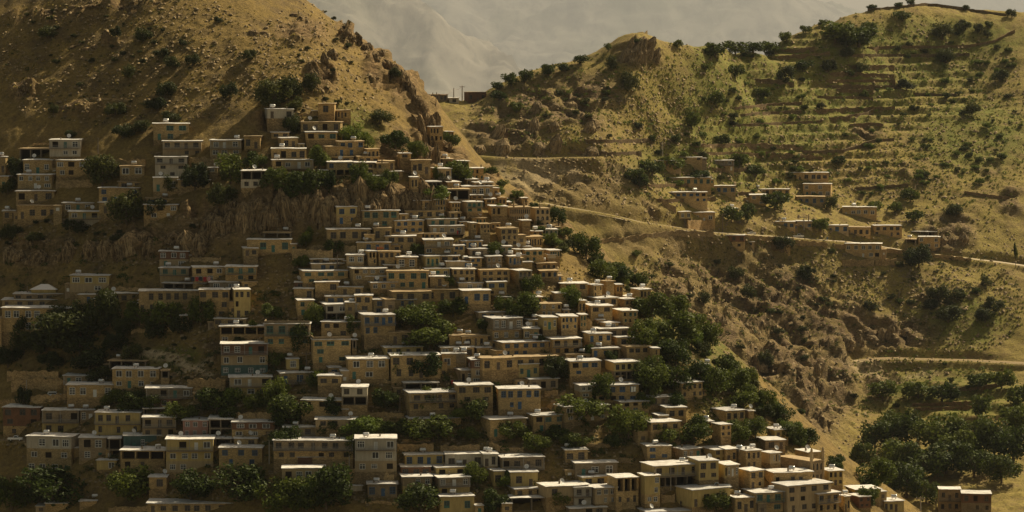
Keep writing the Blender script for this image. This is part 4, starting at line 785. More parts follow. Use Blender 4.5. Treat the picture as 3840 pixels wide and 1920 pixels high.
TREES = {
 'o': "119,82,50,30 290,85,25,30 360,90,40,35 405,135,35,25 430,157,36,30 485,152,36,28 325,185,36,36 625,140,34,28 415,228,48,40 395,262,50,35 578,228,42,40 290,275,50,35 135,275,25,25 690,240,75,70 725,225,60,60 740,265,40,40 785,210,42,46 995,190,32,28 310,332,52,36 358,318,42,30 432,293,42,25 955,295,52,36 735,313,42,50 460,110,20,18 550,50,22,15 180,340,26,20 258,430,84,78 318,527,88,78 390,527,52,45 40,420,52,50 20,470,42,40 430,470,36,46 490,445,62,72 560,500,60,60 1400,930,60,62 250,790,84,110 165,830,140,92 60,860,62,60 225,905,80,50 290,865,60,50 2312,645,62,56 1970,615,52,36 2090,512,30,34 1537,160,32,36 1580,208,42,52 2370,80,52,38 2165,170,33,28 2085,165,36,32 1975,190,42,38 2380,140,40,36 2445,275,36,36 2515,190,36,28 2280,215,46,28 2545,35,26,22 2460,72,26,22 2485,85,20,20 2420,65,40,30 2130,135,30,25 2360,740,46,40 2410,740,36,30 2385,790,56,40 2500,770,40,40 2478,795,42,34 2480,708,26,26 2340,765,32,28 1850,690,36,36 1880,740,36,40 1770,750,38,34 1920,910,42,46 2190,770,34,26 2022,690,36,40 2400,530,40,32 100,865,70,56 200,865,80,60 130,905,60,44 310,825,50,50 385,830,54,50 455,820,50,50 205,800,60,70 60,820,50,44 150,790,56,50 20,900,60,50 330,890,50,40 250,940,60,40 60,1000,40,50 600,860,30,24 30,590,50,40 190,570,60,36 300,600,40,26 90,600,40,26",
 'w': "580,425,72,72 640,405,52,46 735,470,90,80 790,465,80,80 690,455,60,58 825,455,34,50 805,395,56,58 995,352,64,48 1050,382,46,46 905,440,52,60 945,468,50,48 980,450,36,40 1130,352,46,36 1155,432,62,52 1105,440,30,40 1250,535,30,40 1405,548,42,46 1475,620,62,62 770,600,34,50 760,660,36,34 840,622,42,36 1052,628,36,30 1245,628,42,36 1340,715,52,46 1130,710,30,30 425,790,78,72 505,785,60,68 350,790,62,62 685,785,46,40 795,795,52,60 757,855,52,74 885,815,38,50 1050,795,100,62 1080,845,112,72 1140,778,60,46 1310,770,72,66 1265,770,42,40 1205,745,36,30 1445,755,40,50 690,900,52,46 1000,920,42,60 1075,920,72,70 1190,1030,84,62 1250,990,50,46 1070,1010,62,62 970,1005,62,50 850,1025,62,50 735,1030,92,72 700,985,60,70 800,960,50,50 545,1010,92,62 450,1040,80,50 340,1010,82,56 280,1000,50,40 1510,975,62,72 1630,935,80,72 1460,1040,112,52 1580,1065,92,84 1670,1090,70,62 1745,1085,82,72 1850,1085,62,60 1900,1075,62,56 1350,1120,62,50 1450,1110,62,40 1290,1085,72,50 1090,1085,112,52 1000,1080,62,42 825,1080,52,42 720,1105,72,62 890,1130,42,60 600,1215,132,84 480,1225,92,72 330,1220,102,84 130,1230,150,100 30,1240,82,92 700,1250,102,84 820,1225,122,112 770,1240,80,90 1200,1195,52,62 1060,1255,112,72 1240,1260,62,60 1800,1265,62,50 1410,1260,50,40 1520,680,62,52 1560,690,62,42 1610,705,42,40 1640,770,92,72 1700,770,82,62 1690,830,112,92 1750,820,72,72 1785,845,62,62 1620,840,72,82 1700,890,82,72 1640,960,82,82 1700,950,72,72 1760,940,72,62 1800,960,82,72 1850,960,62,62 1870,1000,72,62 1830,920,62,62 1930,1010,52,62 1970,1040,52,50 1990,1090,72,52 2030,1100,52,42 1880,950,50,50 2280,1080,92,82 2200,1100,82,82 2360,1090,112,92 2450,1090,92,82 2550,1120,92,92 2260,1150,112,92 2380,1150,102,82 2450,1160,82,82 2200,1190,82,72 2280,1210,102,84 2330,1235,72,62 2180,1250,60,50 2100,1170,40,40 2240,1060,60,50 640,1015,50,44 580,1040,46,36 390,1015,50,44 700,1060,44,36 1120,1000,40,40 1330,1000,44,40 1180,1090,50,36 1400,1090,50,36 1540,1110,40,36 1620,1010,44,44 1700,1010,50,44 1230,930,36,40 930,930,36,36 640,820,30,30 1220,820,34,28 1360,860,30,30 1480,880,34,30 1540,900,34,34 2320,1160,100,90 2500,1100,90,90 2420,1120,90,80 2520,1180,80,70 2170,1140,60,60 2570,1060,70,70",
 'l': "900,1078,84,46 945,1075,60,40 885,340,52,50 925,352,32,40 1095,490,62,30 1390,612,42,26 1740,850,50,50 1160,1040,50,44 590,1000,50,46 1430,740,40,44 1270,1210,40,40",
 'g': "2220,980,62,52 2310,980,72,46 2370,985,72,52 2460,960,72,42 2520,950,62,52 2560,1000,62,62 2470,1020,62,60 2550,1050,82,72 2192,18,24,15 2262,12,24,15 2290,6,26,15 2430,14,18,14 2027,73,32,20 1978,92,34,28 2070,58,24,20 1705,110,22,22 1850,120,62,36 1800,125,62,40 1935,115,56,36 1895,118,50,30 1285,200,42,36 1320,190,36,36 1380,175,42,30 1250,215,32,22 1415,170,30,24 1460,150,36,26 1530,120,18,22 1605,105,20,12 1775,170,15,20 2100,85,92,42 2160,95,92,46 2190,70,42,30 2270,40,42,26 2020,165,46,30 2130,100,70,40 1740,300,42,50 1800,250,42,40 1850,180,42,36 1920,235,42,30 1640,350,20,25 1815,350,36,30 1640,420,62,42 1690,412,62,42 1600,442,52,40 1860,405,52,36 1900,430,42,30 1760,445,52,36 1950,505,64,48 1840,540,52,42 1880,535,42,50 2065,565,52,36 2110,405,32,26 2200,520,42,32 2290,490,40,36 2300,545,40,34 1255,240,36,26 1300,270,36,30 1700,350,30,26 2250,520,34,30 1610,460,40,30 1235,430,30,24 1262,462,30,24 1300,490,32,26 1340,520,34,26 1420,585,36,30 1450,600,36,30 1500,650,40,34 1545,672,44,34 1590,700,44,34 1600,640,24,20",
}
for kind, txt in TREES.items():
    for q in txt.split():
        x, y, w, h = [float(c) * K for c in q.split(',')]
        k_ = 1.02
        tree(x, y, w * k_, h * k_, kind)
def poplar(u, v0, v1):
    P, fld = hit_any(u, v1)
    s = P.y / F; h = (v1 - v0) * s; root = empty('tree', P)
    link('crown', CROWN['w'][0], root, (0, 0, h * 0.6), (h * 0.1, h * 0.1, h * 0.42)); link('trunk', TRUNK[0], root, (0, 0, 0), (h * 0.09, h * 0.09, h * 0.6))
    tag(root, 'tall narrow poplar beside the road end', 'tree', u, v1, None, False)
poplar(3808, 905, 1005)
gb = random.Random(77)
for k in range(40):                                    # the green belt down the outer edge of the village spur
    v = 620 + 1260 * (k + gb.random()) / 40; w = gb.uniform(30, 64); tree(float(edge(v)) - gb.uniform(8, 110) - w * 0.4, v, w, w * gb.uniform(0.65, 0.95), gb.choice('wwgol' if v > 950 else 'ggo'))
# scrub bushes over the slopes: nothing tells these apart
def scatter(fld_list, polys, n, wr, kinds, label, seed, dark=None):
    g = random.Random(seed); got = 0
    while got < n:
        cx, cy, rx, ry = g.choice(polys)
        a, r = g.uniform(0, 6.28), math.sqrt(g.random()); u = cx + rx * r * math.cos(a); v = cy + ry * r * math.sin(a)
        if v < 6 or not 0 < u < 3840: continue
        P, fld = hit_any(u, v)
        got += 1
        if P is None or fld not in fld_list: continue
        w = g.uniform(*wr); tree(u, v - 0.4 * w, w, w * g.uniform(0.6, 0.85), g.choice(kinds), label, 'shrub', True)
scatter([B], [(3150, 330, 480, 200), (2850, 470, 340, 130), (3600, 480, 230, 260), (3300, 650, 420, 120), (2700, 640, 320, 100), (3600, 200, 220, 120)], 190, (13, 36), 'ggpps', 'small green bush', 3)
scatter([B], [(2750, 1080, 420, 170), (3100, 1150, 200, 200), (2900, 1350, 220, 150), (2100, 430, 330, 130), (3500, 1050, 280, 110), (3450, 1450, 300, 90)], 62, (14, 40), 'ssg', 'dull green scrub bush', 4)
scatter([A], [(500, 240, 480, 230), (1150, 250, 200, 230), (400, 900, 420, 90), (500, 1350, 330, 100), (350, 150, 340, 140)], 95, (10, 28), 'sso', 'dark thorny bush', 5)
scatter([A], [(2650, 1290, 130, 110), (2800, 1450, 100, 100), (2950, 1560, 80, 60), (1500, 1100, 600, 330), (1500, 1550, 800, 200), (2300, 1650, 400, 100)], 45, (14, 34), 'gww', 'bushy green sapling', 6)

# ------------------------------------------------------------------ loose stones and dry tufts
def hits(fld, U, V, step=1.0):
    """first hits for many pixels at once"""
    rx, rz = ray(U, V); ys = np.arange(fld.ys[0] + 1, fld.ys[-1] - 1, step); D = np.full(len(U), np.nan)
    for i in range(0, len(U), 2000):
        X = rx[i:i + 2000, None] * ys[None]; under = (rz[i:i + 2000, None] * ys[None] < fld.h(X, np.broadcast_to(ys, X.shape))) & (X > fld.xs[0]) & (X < fld.xs[-1])
        j = np.argmax(under, 1); D[i:i + 2000] = np.where(under.any(1), ys[j], np.nan)
    x = rx * D; return x, D, np.where(np.isnan(D), np.nan, fld.h(np.nan_to_num(x), np.nan_to_num(D, nan=fld.ys[0])))
def strew(name, label, fld, polys, n, size, mat, seed, tuft=False, power=3.0):
    g = np.random.default_rng(seed); pol = np.array(polys, float); ar = pol[:, 2] * pol[:, 3]; ar /= ar.sum()
    c = pol[g.choice(len(pol), n, p=ar)]; a = g.uniform(0, 6.28, n); r = np.sqrt(g.random(n)); U = c[:, 0] + c[:, 2] * r * np.cos(a); W = c[:, 1] + c[:, 3] * r * np.sin(a)
    x, y, z = hits(fld, U, W); ok = ~np.isnan(z)
    if fld is B:
        xa, ya, za = hits(A, U, W, 3.0); ok &= np.isnan(za)
    x, y, z = x[ok], y[ok], z[ok]; m = len(x)
    s = size[0] + (size[1] - size[0]) * g.random(m) ** power
    if tuft:
        base = np.array([(-1, 0, 0), (1, 0, 0), (0.3, 0.3, 1.3), (0, -1, 0), (0, 1, 0), (-0.4, 0.1, 1.1), (-.7, -.7, 0), (.7, .7, 0), (.1, -.5, 1.2)], float); faces = np.array([(0, 1, 2), (3, 4, 5), (6, 7, 8)])
    else:
        base = np.array([(-1, -.8, 0), (1, -.9, 0.1), (.9, .8, 0), (-.9, .9, -.1), (-.5, -.5, .9), (.6, -.4, .7), (.5, .6, .8), (-.4, .5, 1.0)], float)
        faces = np.array([(0, 1, 5), (0, 5, 4), (1, 2, 6), (1, 6, 5), (2, 3, 7), (2, 7, 6), (3, 0, 4), (3, 4, 7), (4, 5, 6), (4, 6, 7)])
    nb = len(base); t = g.uniform(0, 6.28, m); sc = s[:, None] * g.uniform(0.6, 1.3, (m, 3)); jit = g.normal(0, 0.16, (m, nb, 3))
    p = (base[None] + jit) * sc[:, None, :]
    px_ = p[:, :, 0] * np.cos(t)[:, None] - p[:, :, 1] * np.sin(t)[:, None]; py_ = p[:, :, 0] * np.sin(t)[:, None] + p[:, :, 1] * np.cos(t)[:, None]
    co = np.stack([px_ + x[:, None], py_ + y[:, None], p[:, :, 2] + z[:, None] - 0.15 * s[:, None]], -1).reshape(-1, 3)
    fc = (faces[None] + (np.arange(m) * nb)[:, None, None]).reshape(-1, 3).astype(np.int32)
    me = bpy.data.meshes.new(name); me.vertices.add(len(co)); me.vertices.foreach_set('co', co.astype(np.float32).ravel())
    me.loops.add(fc.size); me.loops.foreach_set('vertex_index', fc.ravel()); me.polygons.add(len(fc)); me.polygons.foreach_set('loop_start', np.arange(0, fc.size, 3, dtype=np.int32)); me.update(calc_edges=True)
    me.materials.append(mat); o = bpy.data.objects.new(name, me); COL.objects.link(o); o['kind'] = 'stuff'; o['label'] = label; o['category'] = 'stones' if not tuft else 'scrub'
M_TUFT = leaf_mat('dry_grass', (0.27, 0.21, 0.07), (0.27, 0.21, 0.07), 0.4); M_TUFTG = leaf_mat('green_grass', (0.17, 0.17, 0.045), (0.17, 0.17, 0.045), 0.4)
strew('loose_stones', 'loose stones strewn over the village hillside', A, [(450, 220, 600, 260), (1200, 250, 260, 260), (400, 900, 480, 110), (1300, 800, 420, 90), (1500, 1300, 900, 400), (1200, 1650, 1200, 250), (2700, 1350, 180, 220)], 20000, (0.10, 0.62), M_STONES, 11)
strew('rubble_stones', 'loose stones strewn over the far hillside and ravine', B, [(3100, 400, 800, 350), (2150, 450, 450, 180), (2150, 690, 380, 90), (2900, 1150, 600, 330), (3350, 1390, 220, 60), (3100, 1600, 160, 200), (3500, 1000, 380, 200), (3600, 1180, 230, 150), (2900, 750, 700, 150)], 18000, (0.13, 0.8), M_STONES, 12)
strew('dry_scrub', 'dry grass tufts on the village hillside', A, [(500, 230, 650, 260), (1250, 300, 280, 300), (400, 900, 480, 110), (1500, 1300, 900, 450), (1300, 1700, 1300, 220), (2600, 1300, 220, 260)], 9000, (0.15, 0.6), M_TUFT, 13, True, 2)
strew('green_scrub', 'green grass tufts on the terraced far hillside', B, [(3100, 350, 800, 350), (2900, 650, 700, 150), (2200, 400, 450, 200), (3600, 550, 260, 350), (3500, 1450, 350, 150), (3600, 1150, 250, 180), (2800, 1100, 500, 200)], 14000, (0.2, 0.85), M_TUFTG, 14, True, 2)

def undergrowth(name, label, fld, polys, n, size, mat, seed):
    g = np.random.default_rng(seed); pol = np.array(polys, float); ar = pol[:, 2] * pol[:, 3]; ar /= ar.sum()
    c = pol[g.choice(len(pol), n, p=ar)]; a = g.uniform(0, 6.28, n); r = np.sqrt(g.random(n)); U = c[:, 0] + c[:, 2] * r * np.cos(a); W = c[:, 1] + c[:, 3] * r * np.sin(a)
    x, y, z = hits(fld, U, W); ok = ~np.isnan(z)
    if fld is B:
        xa, ya, za = hits(A, U, W, 3.0); ok &= np.isnan(za)
    x, y, z = x[ok], y[ok], z[ok]; m = len(x); q = 34
    s = size[0] + (size[1] - size[0]) * g.random(m) ** 2.2
    d = g.normal(size=(m, q, 3)); d /= np.linalg.norm(d, axis=2)[:, :, None]; d[:, :, 2] = np.abs(d[:, :, 2]) * 0.8
    p = d * (s[:, None] * g.uniform(0.6, 1.1, (m, q)))[:, :, None] + np.stack([x, y, z - 0.1], -1)[:, None]
    e1 = g.normal(size=(m, q, 3)); e1 /= np.linalg.norm(e1, axis=2)[:, :, None]; e2 = np.cross(d, e1); k = (s * 0.3)[:, None, None]
    co = np.stack([p - e1 * k, p + e2 * k, p + e1 * k], 2).reshape(-1, 3).astype(np.float32); fc = np.arange(len(co), dtype=np.int32)
    me = bpy.data.meshes.new(name); me.vertices.add(len(co)); me.vertices.foreach_set('co', co.ravel()); me.loops.add(len(fc)); me.loops.foreach_set('vertex_index', fc)
    me.polygons.add(len(fc) // 3); me.polygons.foreach_set('loop_start', np.arange(0, len(fc), 3, dtype=np.int32)); me.update(calc_edges=True)
    me.materials.append(mat); o = bpy.data.objects.new(name, me); COL.objects.link(o); o['kind'] = 'stuff'; o['label'] = label; o['category'] = 'scrub'
undergrowth('garden_undergrowth', 'green undergrowth between the village houses', A, [(1200, 1600, 1200, 300), (600, 1350, 600, 200), (1500, 1250, 800, 200), (2600, 1320, 190, 200), (2450, 1600, 400, 200), (300, 1000, 380, 160), (1250, 620, 350, 140), (2850, 1500, 120, 120)], 2600, (0.35, 1.5), M_LEAF['w'], 31)
undergrowth('hillside_undergrowth', 'low scrub over the stony upper slope', A, [(500, 230, 600, 260), (1250, 300, 280, 300), (500, 900, 500, 120)], 900, (0.25, 0.9), M_LEAF['o'], 32)
undergrowth('terrace_undergrowth', 'low green scrub over the terraced far hillside', B, [(3150, 330, 560, 230), (2850, 480, 380, 150), (3600, 480, 260, 300), (2900, 680, 600, 120), (2200, 400, 450, 180), (3450, 1480, 380, 170)], 2600, (0.35, 1.6), M_LEAF['l'], 33)
undergrowth('ravine_undergrowth', 'dull scrub over the ravine wall', B, [(2750, 1100, 450, 200), (3050, 1250, 300, 300), (3500, 1080, 330, 150), (3620, 1200, 220, 130)], 1100, (0.35, 1.5), M_LEAF['o'], 34)

# ------------------------------------------------------------------ rock outcrops and cliff faces
def rock_mesh(seed):
    nu, nv = 34, 17; g = seed * 10.0; V = []; Fc = []
    th = np.linspace(0, 2 * math.pi, nu, endpoint=False)
    for j in range(nv):
        t = j / (nv - 1); z = -0.25 + 1.25 * t
        prof = 1.0 - 0.3 * t - max(0, t - 0.72) ** 1.3 * 2.6; prof = max(prof, 0.06)
        wob = ridged(th * 2.2 + g, np.full(nu, t * 1.1 + g), seed, 4, 0.6) - 0.55; fis = ridged(th * 5.0 + g + t, np.full(nu, t * 2.3), seed + 3, 3, 0.6) - 0.5
        step = 0.12 * (math.floor(t * 5 + 0.3 * math.sin(seed)) / 5 - t)
        wrap = np.minimum(1, np.minimum(th, 2 * math.pi - th) * 2.5)
        r = prof * (1 + (0.75 * wob + 0.38 * fis) * wrap) + step
        top = z * (1 + 0.28 * (noise(np.cos(th) * 1.6 + g, np.sin(th) * 1.6 + t, seed + 8) - 0.5)) if t > 0.3 else np.full(nu, z)
        V += [(float(r[i] * math.cos(th[i])), float(r[i] * math.sin(th[i])), float(top[i])) for i in range(nu)]
    for j in range(nv - 1):
        for i in range(nu):
            k = (i + 1) % nu; Fc.append((j * nu + i, j * nu + k, j * nu + nu + k, j * nu + nu + i))
    Fc.append(tuple((nv - 1) * nu + i for i in range(nu)))
    out = []
    for mt in (M_CLIFF, M_RIB):
        me = bpy.data.meshes.new('rock_outcrop'); me.from_pydata(V, [], Fc); me.materials.append(mt); out.append(me)
    return out
ROCKS = [rock_mesh(k + 1) for k in range(7)]
def outcrop(u, vb, w, h, look, fld, lean=0.0):
    P = fld.hit(u, vb)
    if P is None: return
    rnd = random.Random(int(u * 5 + vb)); s = P.y / F; o = bpy.data.objects.new('rock_outcrop', rnd.choice(ROCKS)[0 if fld is A else 1]); COL.objects.link(o)
    W = w * s / 2; o.location = P + Vector((0, W * 0.75, -0.3)); o.scale = (W, W * rnd.uniform(0.8, 1.1), h * s * 0.95); o.rotation_euler = (Matrix.Rotation(lean + rnd.uniform(-.2, .2), 3, 'Y') @ Matrix.Rotation(rnd.uniform(-.15, .15), 3, 'X') @ Matrix.Rotation(rnd.uniform(0, 6.28), 3, 'Z')).to_euler()
    tag(o, look, 'rock', u, vb - h / 2, 'rock outcrops and cliffs')
def crags(fld, look, seed, rows, lean=0.0):
    """rows of crags: u from, u to, row of the foot at either end, count, width and height in pixels"""
    g = random.Random(seed)
    for u0, u1, v0, v1, n, w, h in rows:
        for k in range(n):
            t = (k + g.uniform(0.2, 0.8)) / n; outcrop(u0 + (u1 - u0) * t, v0 + (v1 - v0) * t + g.uniform(-10, 10), w * g.uniform(0.7, 1.3), h * g.uniform(0.65, 1.2), look, fld, lean)
crags(A, 'fissured cliff block', 1, [(1000, 1620, 850, 800, 13, 75, 110), (1010, 1600, 790, 760, 11, 65, 80), (760, 1010, 880, 860, 6, 80, 95), (800, 1000, 800, 800, 4, 60, 60), (0, 780, 985, 960, 13, 80, 70), (60, 760, 930, 905, 8, 60, 40), (1500, 1640, 640, 600, 4, 45, 80), (1580, 1640, 520, 470, 3, 40, 70), (1170, 1250, 330, 220, 3, 40, 60)])
crags(A, 'jagged crest rock', 2, [(1262, 1420, 105, 225, 7, 34, 36), (1420, 1540, 215, 345, 7, 40, 42), (1535, 1600, 345, 470, 5, 34, 44), (1590, 1690, 480, 585, 4, 32, 34)])
crags(A, 'low rock ledge', 3, [(150, 620, 45, 20, 6, 50, 14), (260, 420, 190, 170, 4, 44, 16), (300, 440, 430, 425, 3, 40, 18), (520, 700, 90, 60, 3, 40, 12), (930, 1120, 150, 60, 4, 40, 20), (40, 120, 370, 350, 2, 40, 22), (560, 640, 580, 575, 3, 40, 14)])
crags(B, 'craggy knoll rock', 4, [(1760, 2240, 590, 580, 5, 60, 60), (1820, 2230, 520, 490, 4, 44, 60), (1950, 2200, 430, 400, 3, 40, 40), (2330, 2460, 232, 225, 6, 44, 66), (2355, 2440, 200, 195, 4, 36, 56)], 0.35)
crags(B, 'eroded rock rib', 5, [(3150, 3420, 1300, 1260, 6, 44, 40), (3480, 3640, 930, 900, 4, 40, 34), (2560, 3000, 1230, 1240, 4, 50, 40), (2800, 3120, 1390, 1400, 4, 50, 44)], 0.25)
# ------------------------------------------------------------------ dry-stone walls, roads
def wall_line(pl, hgt, thick, mat, name, look, fld=None, drop=0.8, step=1.6, top_px=None):
    """a wall that follows the ground below a line of photo pixels"""
    P = []
    for a, b in zip(pl[:-1], pl[1:]):
        n = max(2, int(math.hypot(b[0] - a[0], b[1] - a[1]) / 9))
        for k in range(n):
            t = k / n; P.append((a[0] + t * (b[0] - a[0]), a[1] + t * (b[1] - a[1])))
    P.append(pl[-1]); W = []
    for u, v in P:
        q = (fld.hit(u, v) if fld else hit_any(u, v)[0])
        if q is not None: W.append(q)
    if len(W) < 2: return
    ys = [q.y for q in W]; W = [Vector((q.x, sum(ys[max(0, k - 2):k + 3]) / len(ys[max(0, k - 2):k + 3]), q.z)) for k, q in enumerate(W)]
    b = MB(); g = random.Random(int(pl[0][0] + pl[0][1]))
    o = W[len(W) // 2].copy(); rings = []
    for k, q in enumerate(W):
        d = (W[min(k + 1, len(W) - 1)] - W[max(k - 1, 0)]); d.z = 0; d.normalize(); nrm = Vector((d.y, -d.x, 0))
        if nrm.y > 0: nrm = -nrm
        h = hgt * g.uniform(0.85, 1.12); j = g.uniform(-0.08, 0.08); q = q - o
        rings.append([q + nrm * (thick * 0.5 + j) + Vector((0, 0, -drop - 0.6)), q + nrm * (thick * 0.42 + j) + Vector((0, 0, h)), q - nrm * (thick * 0.5) + Vector((0, 0, h + g.uniform(-.1, .06))), q - nrm * (thick * 0.5) + Vector((0, 0, -drop - 0.6))])
    for r in rings: b.v += [tuple(c) for c in r]
    for k in range(len(rings) - 1):
        for i in range(4):
            j = (i + 1) % 4; b.f.append((k * 4 + i, k * 4 + j, k * 4 + 4 + j, k * 4 + 4 + i)); b.m.append(0)
    b.f += [(0, 1, 2, 3), tuple(4 * len(rings) - 4 + i for i in (3, 2, 1, 0))]; b.m += [0, 0]
    ob = b.build(name, mat); ob.location = o
    mu = sum(p[0] for p in pl) / len(pl); mv = sum(p[1] for p in pl) / len(pl)
    tag(ob, look, 'wall', mu, mv, name.replace('_', ' ') + 's on the slopes')
T6 = lambda *pl: tile(2600, 0, 2.077, pl); TS = lambda *pl: tile(2100, 500, 2.576, pl)
for pl in [T6((600, 465), (760, 455), (1020, 430), (1060, 425)), T6((1200, 445), (1560, 440), (1900, 445), (2020, 440), (2150, 430)), T6((1360, 385), (1560, 378), (1900, 375), (2150, 370), (2350, 330), (2500, 250)), T6((1050, 595), (1200, 590), (1560, 600)),
           T6((1030, 650), (1200, 640), (1570, 640)), T6((1040, 685), (1300, 690), (1600, 685)), T6((1110, 715), (1400, 720)), T6((970, 768), (1200, 770), (1400, 775)), T6((290, 860), (450, 845), (620, 825), (840, 815)), T6((360, 915), (500, 895), (640, 890), (840, 885)),
           T6((930, 885), (1100, 870), (1400, 860), (1570, 850)), T6((290, 985), (450, 985), (700, 970), (1000, 960)), T6((1050, 940), (1180, 930), (1400, 880)), T6((1220, 990), (1400, 975), (1480, 985)), T6((0, 1160), (150, 1145), (300, 1140), (550, 1145), (850, 1165)),
           T6((850, 1195), (1150, 1190), (1300, 1150), (1400, 1110), (1560, 1095)), T6((0, 1210), (300, 1205), (700, 1225), (1000, 1245)), T6((1300, 92), (1450, 78), (1600, 64), (1800, 44), (1950, 54), (2200, 94), (2440, 126)), T6((1720, 745), (2050, 750)), T6((1200, 530), (1560, 535)), T6((480, 640), (640, 650), (780, 660)), T6((620, 400), (800, 410), (940, 390)),
           TS((240, 100), (500, 92), (900, 80)), TS((100, 195), (270, 210), (560, 215), (780, 200)), TS((1600, 600), (1850, 595)), TS((720, 530), (960, 520), (1400, 505)), TS((1450, 370), (1700, 365), (1900, 355)), TS((900, 670), (1300, 660), (1500, 640)), TS((2000, 1110), (2150, 1130)),
           tile(2700, 1200, 1.7886, [(1290, 580), (1500, 575), (1700, 570)]), tile(2700, 1200, 1.7886, [(1300, 610), (1500, 605), (1690, 600)]), tile(2700, 1200, 1.7886, [(1560, 480), (1750, 470), (1900, 440)]), tile(2800, 700, 2.147, [(870, 30), (1100, 15), (1300, 0)]), tile(2800, 700, 2.147, [(1750, 60), (1950, 85), (2120, 105)])]:
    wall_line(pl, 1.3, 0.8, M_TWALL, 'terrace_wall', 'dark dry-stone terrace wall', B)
for pl, h, look in [(TS((560, 1060), (760, 1022), (1000, 990), (1300, 984), (1480, 990)), 1.5, 'tall stone retaining wall under the road bend'), (TS((1790, 1020), (2060, 1040), (2260, 1060), (2576, 1092)), 1.2, 'stone retaining wall below the white car on the road'),
                    (tile(2800, 700, 2.147, [(700, 490), (1080, 520), (1300, 542), (1500, 568), (1810, 606)]), 1.4, 'long stone road wall behind the dark round tree'), (TS((330, 1075), (450, 1050), (570, 1035)), 1.5, 'low stone wall on the scree slope'),
                    (TS((1235, 935), (1340, 930), (1465, 932)), 4.0, 'stone yard wall below the yellow house on posts'), (TS((985, 700), (1120, 760)), 2.2, 'sloping stone wall beside the eroded gully'), (tile(2800, 700, 2.147, [(770, 645), (1025, 640)]), 2.8, 'stone platform wall below the roadside two-storey house'), (tile(2800, 700, 2.147, [(1035, 638), (1205, 630)]), 2.6, 'stone platform wall right of the roadside house')]:
    wall_line(pl, h, 0.8, M_WALL, 'retaining_wall', look, B)
TA = lambda x, y, s: (lambda *pl: tile(x, y, s, pl))
a1, b1, c1, d1, f1, g1, h1_, d2 = TA(0, 300, 1.84), TA(0, 900, 2.147), TA(0, 1350, 2.2594), TA(900, 300, 1.84), TA(800, 1150, 2.576), TA(1700, 1050, 2.576), TA(1800, 1450, 2.576), TA(900, 1450, 2.576)
for pl, hpx in [(a1((385, 555), (640, 553)), 8), (a1((790, 600), (1000, 598)), 27), (a1((1310, 600), (1660, 598)), 34), (a1((390, 742), (640, 740)), 28), (a1((640, 130), (900, 150)), 6), (a1((230, 450), (560, 440)), 5), (a1((990, 960), (1150, 1040)), 10),
                (b1((60, 1132), (470, 1130)), 34), (b1((95, 1212), (505, 1208)), 36), (b1((1510, 1232), (1815, 1228)), 50), (b1((1060, 745), (1430, 735)), 10), (b1((1530, 170), (1780, 175)), 12), (b1((920, 400), (1190, 412)), 6), (c1((0, 400), (340, 360), (640, 330)), 22),
                (c1((1600, 285), (1900, 280)), 45), (c1((1960, 520), (2169, 515)), 28), (c1((1010, 985), (1380, 975)), 24), (c1((920, 1288), (1340, 1278)), 16),
                (d1((360, 1240), (640, 1250)), 40), (d1((480, 1200), (700, 1190)), 30), (d1((340, 1150), (430, 1145)), 16), (d1((660, 720), (860, 700)), 10), (d1((900, 50), (1100, 55)), 14), (d1((1100, 770), (1240, 790)), 12), (d1((520, 440), (640, 430)), 14), (d1((640, 1200), (800, 1190)), 26), (d1((300, 240), (540, 250)), 6),
                (f1((150, 1100), (600, 1085)), 24), (f1((700, 890), (1250, 875)), 14), (f1((1250, 720), (1780, 740)), 8), (f1((1380, 1080), (1840, 1075)), 18), (f1((910, 560), (1260, 545)), 12), (f1((2100, 230), (2500, 110)), 5), (f1((2150, 270), (2480, 240)), 7),
                (d2((830, 940), (1160, 935)), 38), (d2((1215, 930), (1490, 925)), 30), (d2((1520, 640), (1870, 636)), 28), (d2((1940, 648), (2315, 645)), 28), (d2((1570, 545), (1840, 540)), 12), (d2((1220, 340), (1440, 335)), 14), (d2((1900, 1170), (1210, 1130)), 8),
                (h1_((1030, 590), (1370, 590)), 12), (h1_((1330, 740), (1480, 735)), 15), (h1_((1600, 740), (1770, 735)), 28), (h1_((90, 600), (210, 640)), 22), (h1_((1750, 1120), (1880, 1110)), 26), (h1_((1250, 1190), (1500, 1185)), 22), (h1_((210, 640), (420, 640)), 16), (h1_((860, 450), (1100, 470)), 5), (h1_((1400, 500), (1600, 505)), 8),
                (g1((1290, 470), (1340, 500)), 40), (g1((1110, 1000), (1340, 960)), 26), (g1((880, 1130), (1010, 1120)), 20), (g1((980, 500), (1340, 470)), 10), (g1((0, 480), (170, 420)), 5)]:
    wall_line(pl, hpx * 0.071, 0.6, M_WALL, 'stone_wall', 'rubble stone retaining wall', A, 1.2)
def road(name, P, w, m):
    b = MB()
    for k, q in enumerate(P):
        d = P[min(k + 1, len(P) - 1)] - P[max(k - 1, 0)]; d.z = 0; d.normalize(); n = Vector((-d.y, d.x, 0))
        if n.y < 0: n = -n
        b.v += [tuple(q + n * w + Vector((0, 0, 0.25))), tuple(q - n * w + Vector((0, 0, 0.12))), tuple(q - n * (w + 1.6) + Vector((0, 0, -1.1)))]   # carriageway and its spilled outer bank
        if k: b.f += [(3 * k - 3, 3 * k - 2, 3 * k + 1, 3 * k), (3 * k - 2, 3 * k - 1, 3 * k + 2, 3 * k + 1)]; b.m += [0, 0]
    o = b.build(name, m); o['kind'] = 'structure'
road('road', ROADS[1], 2.7, M_ROAD); road('track', ROADS[2], 2.2, M_TRACK)

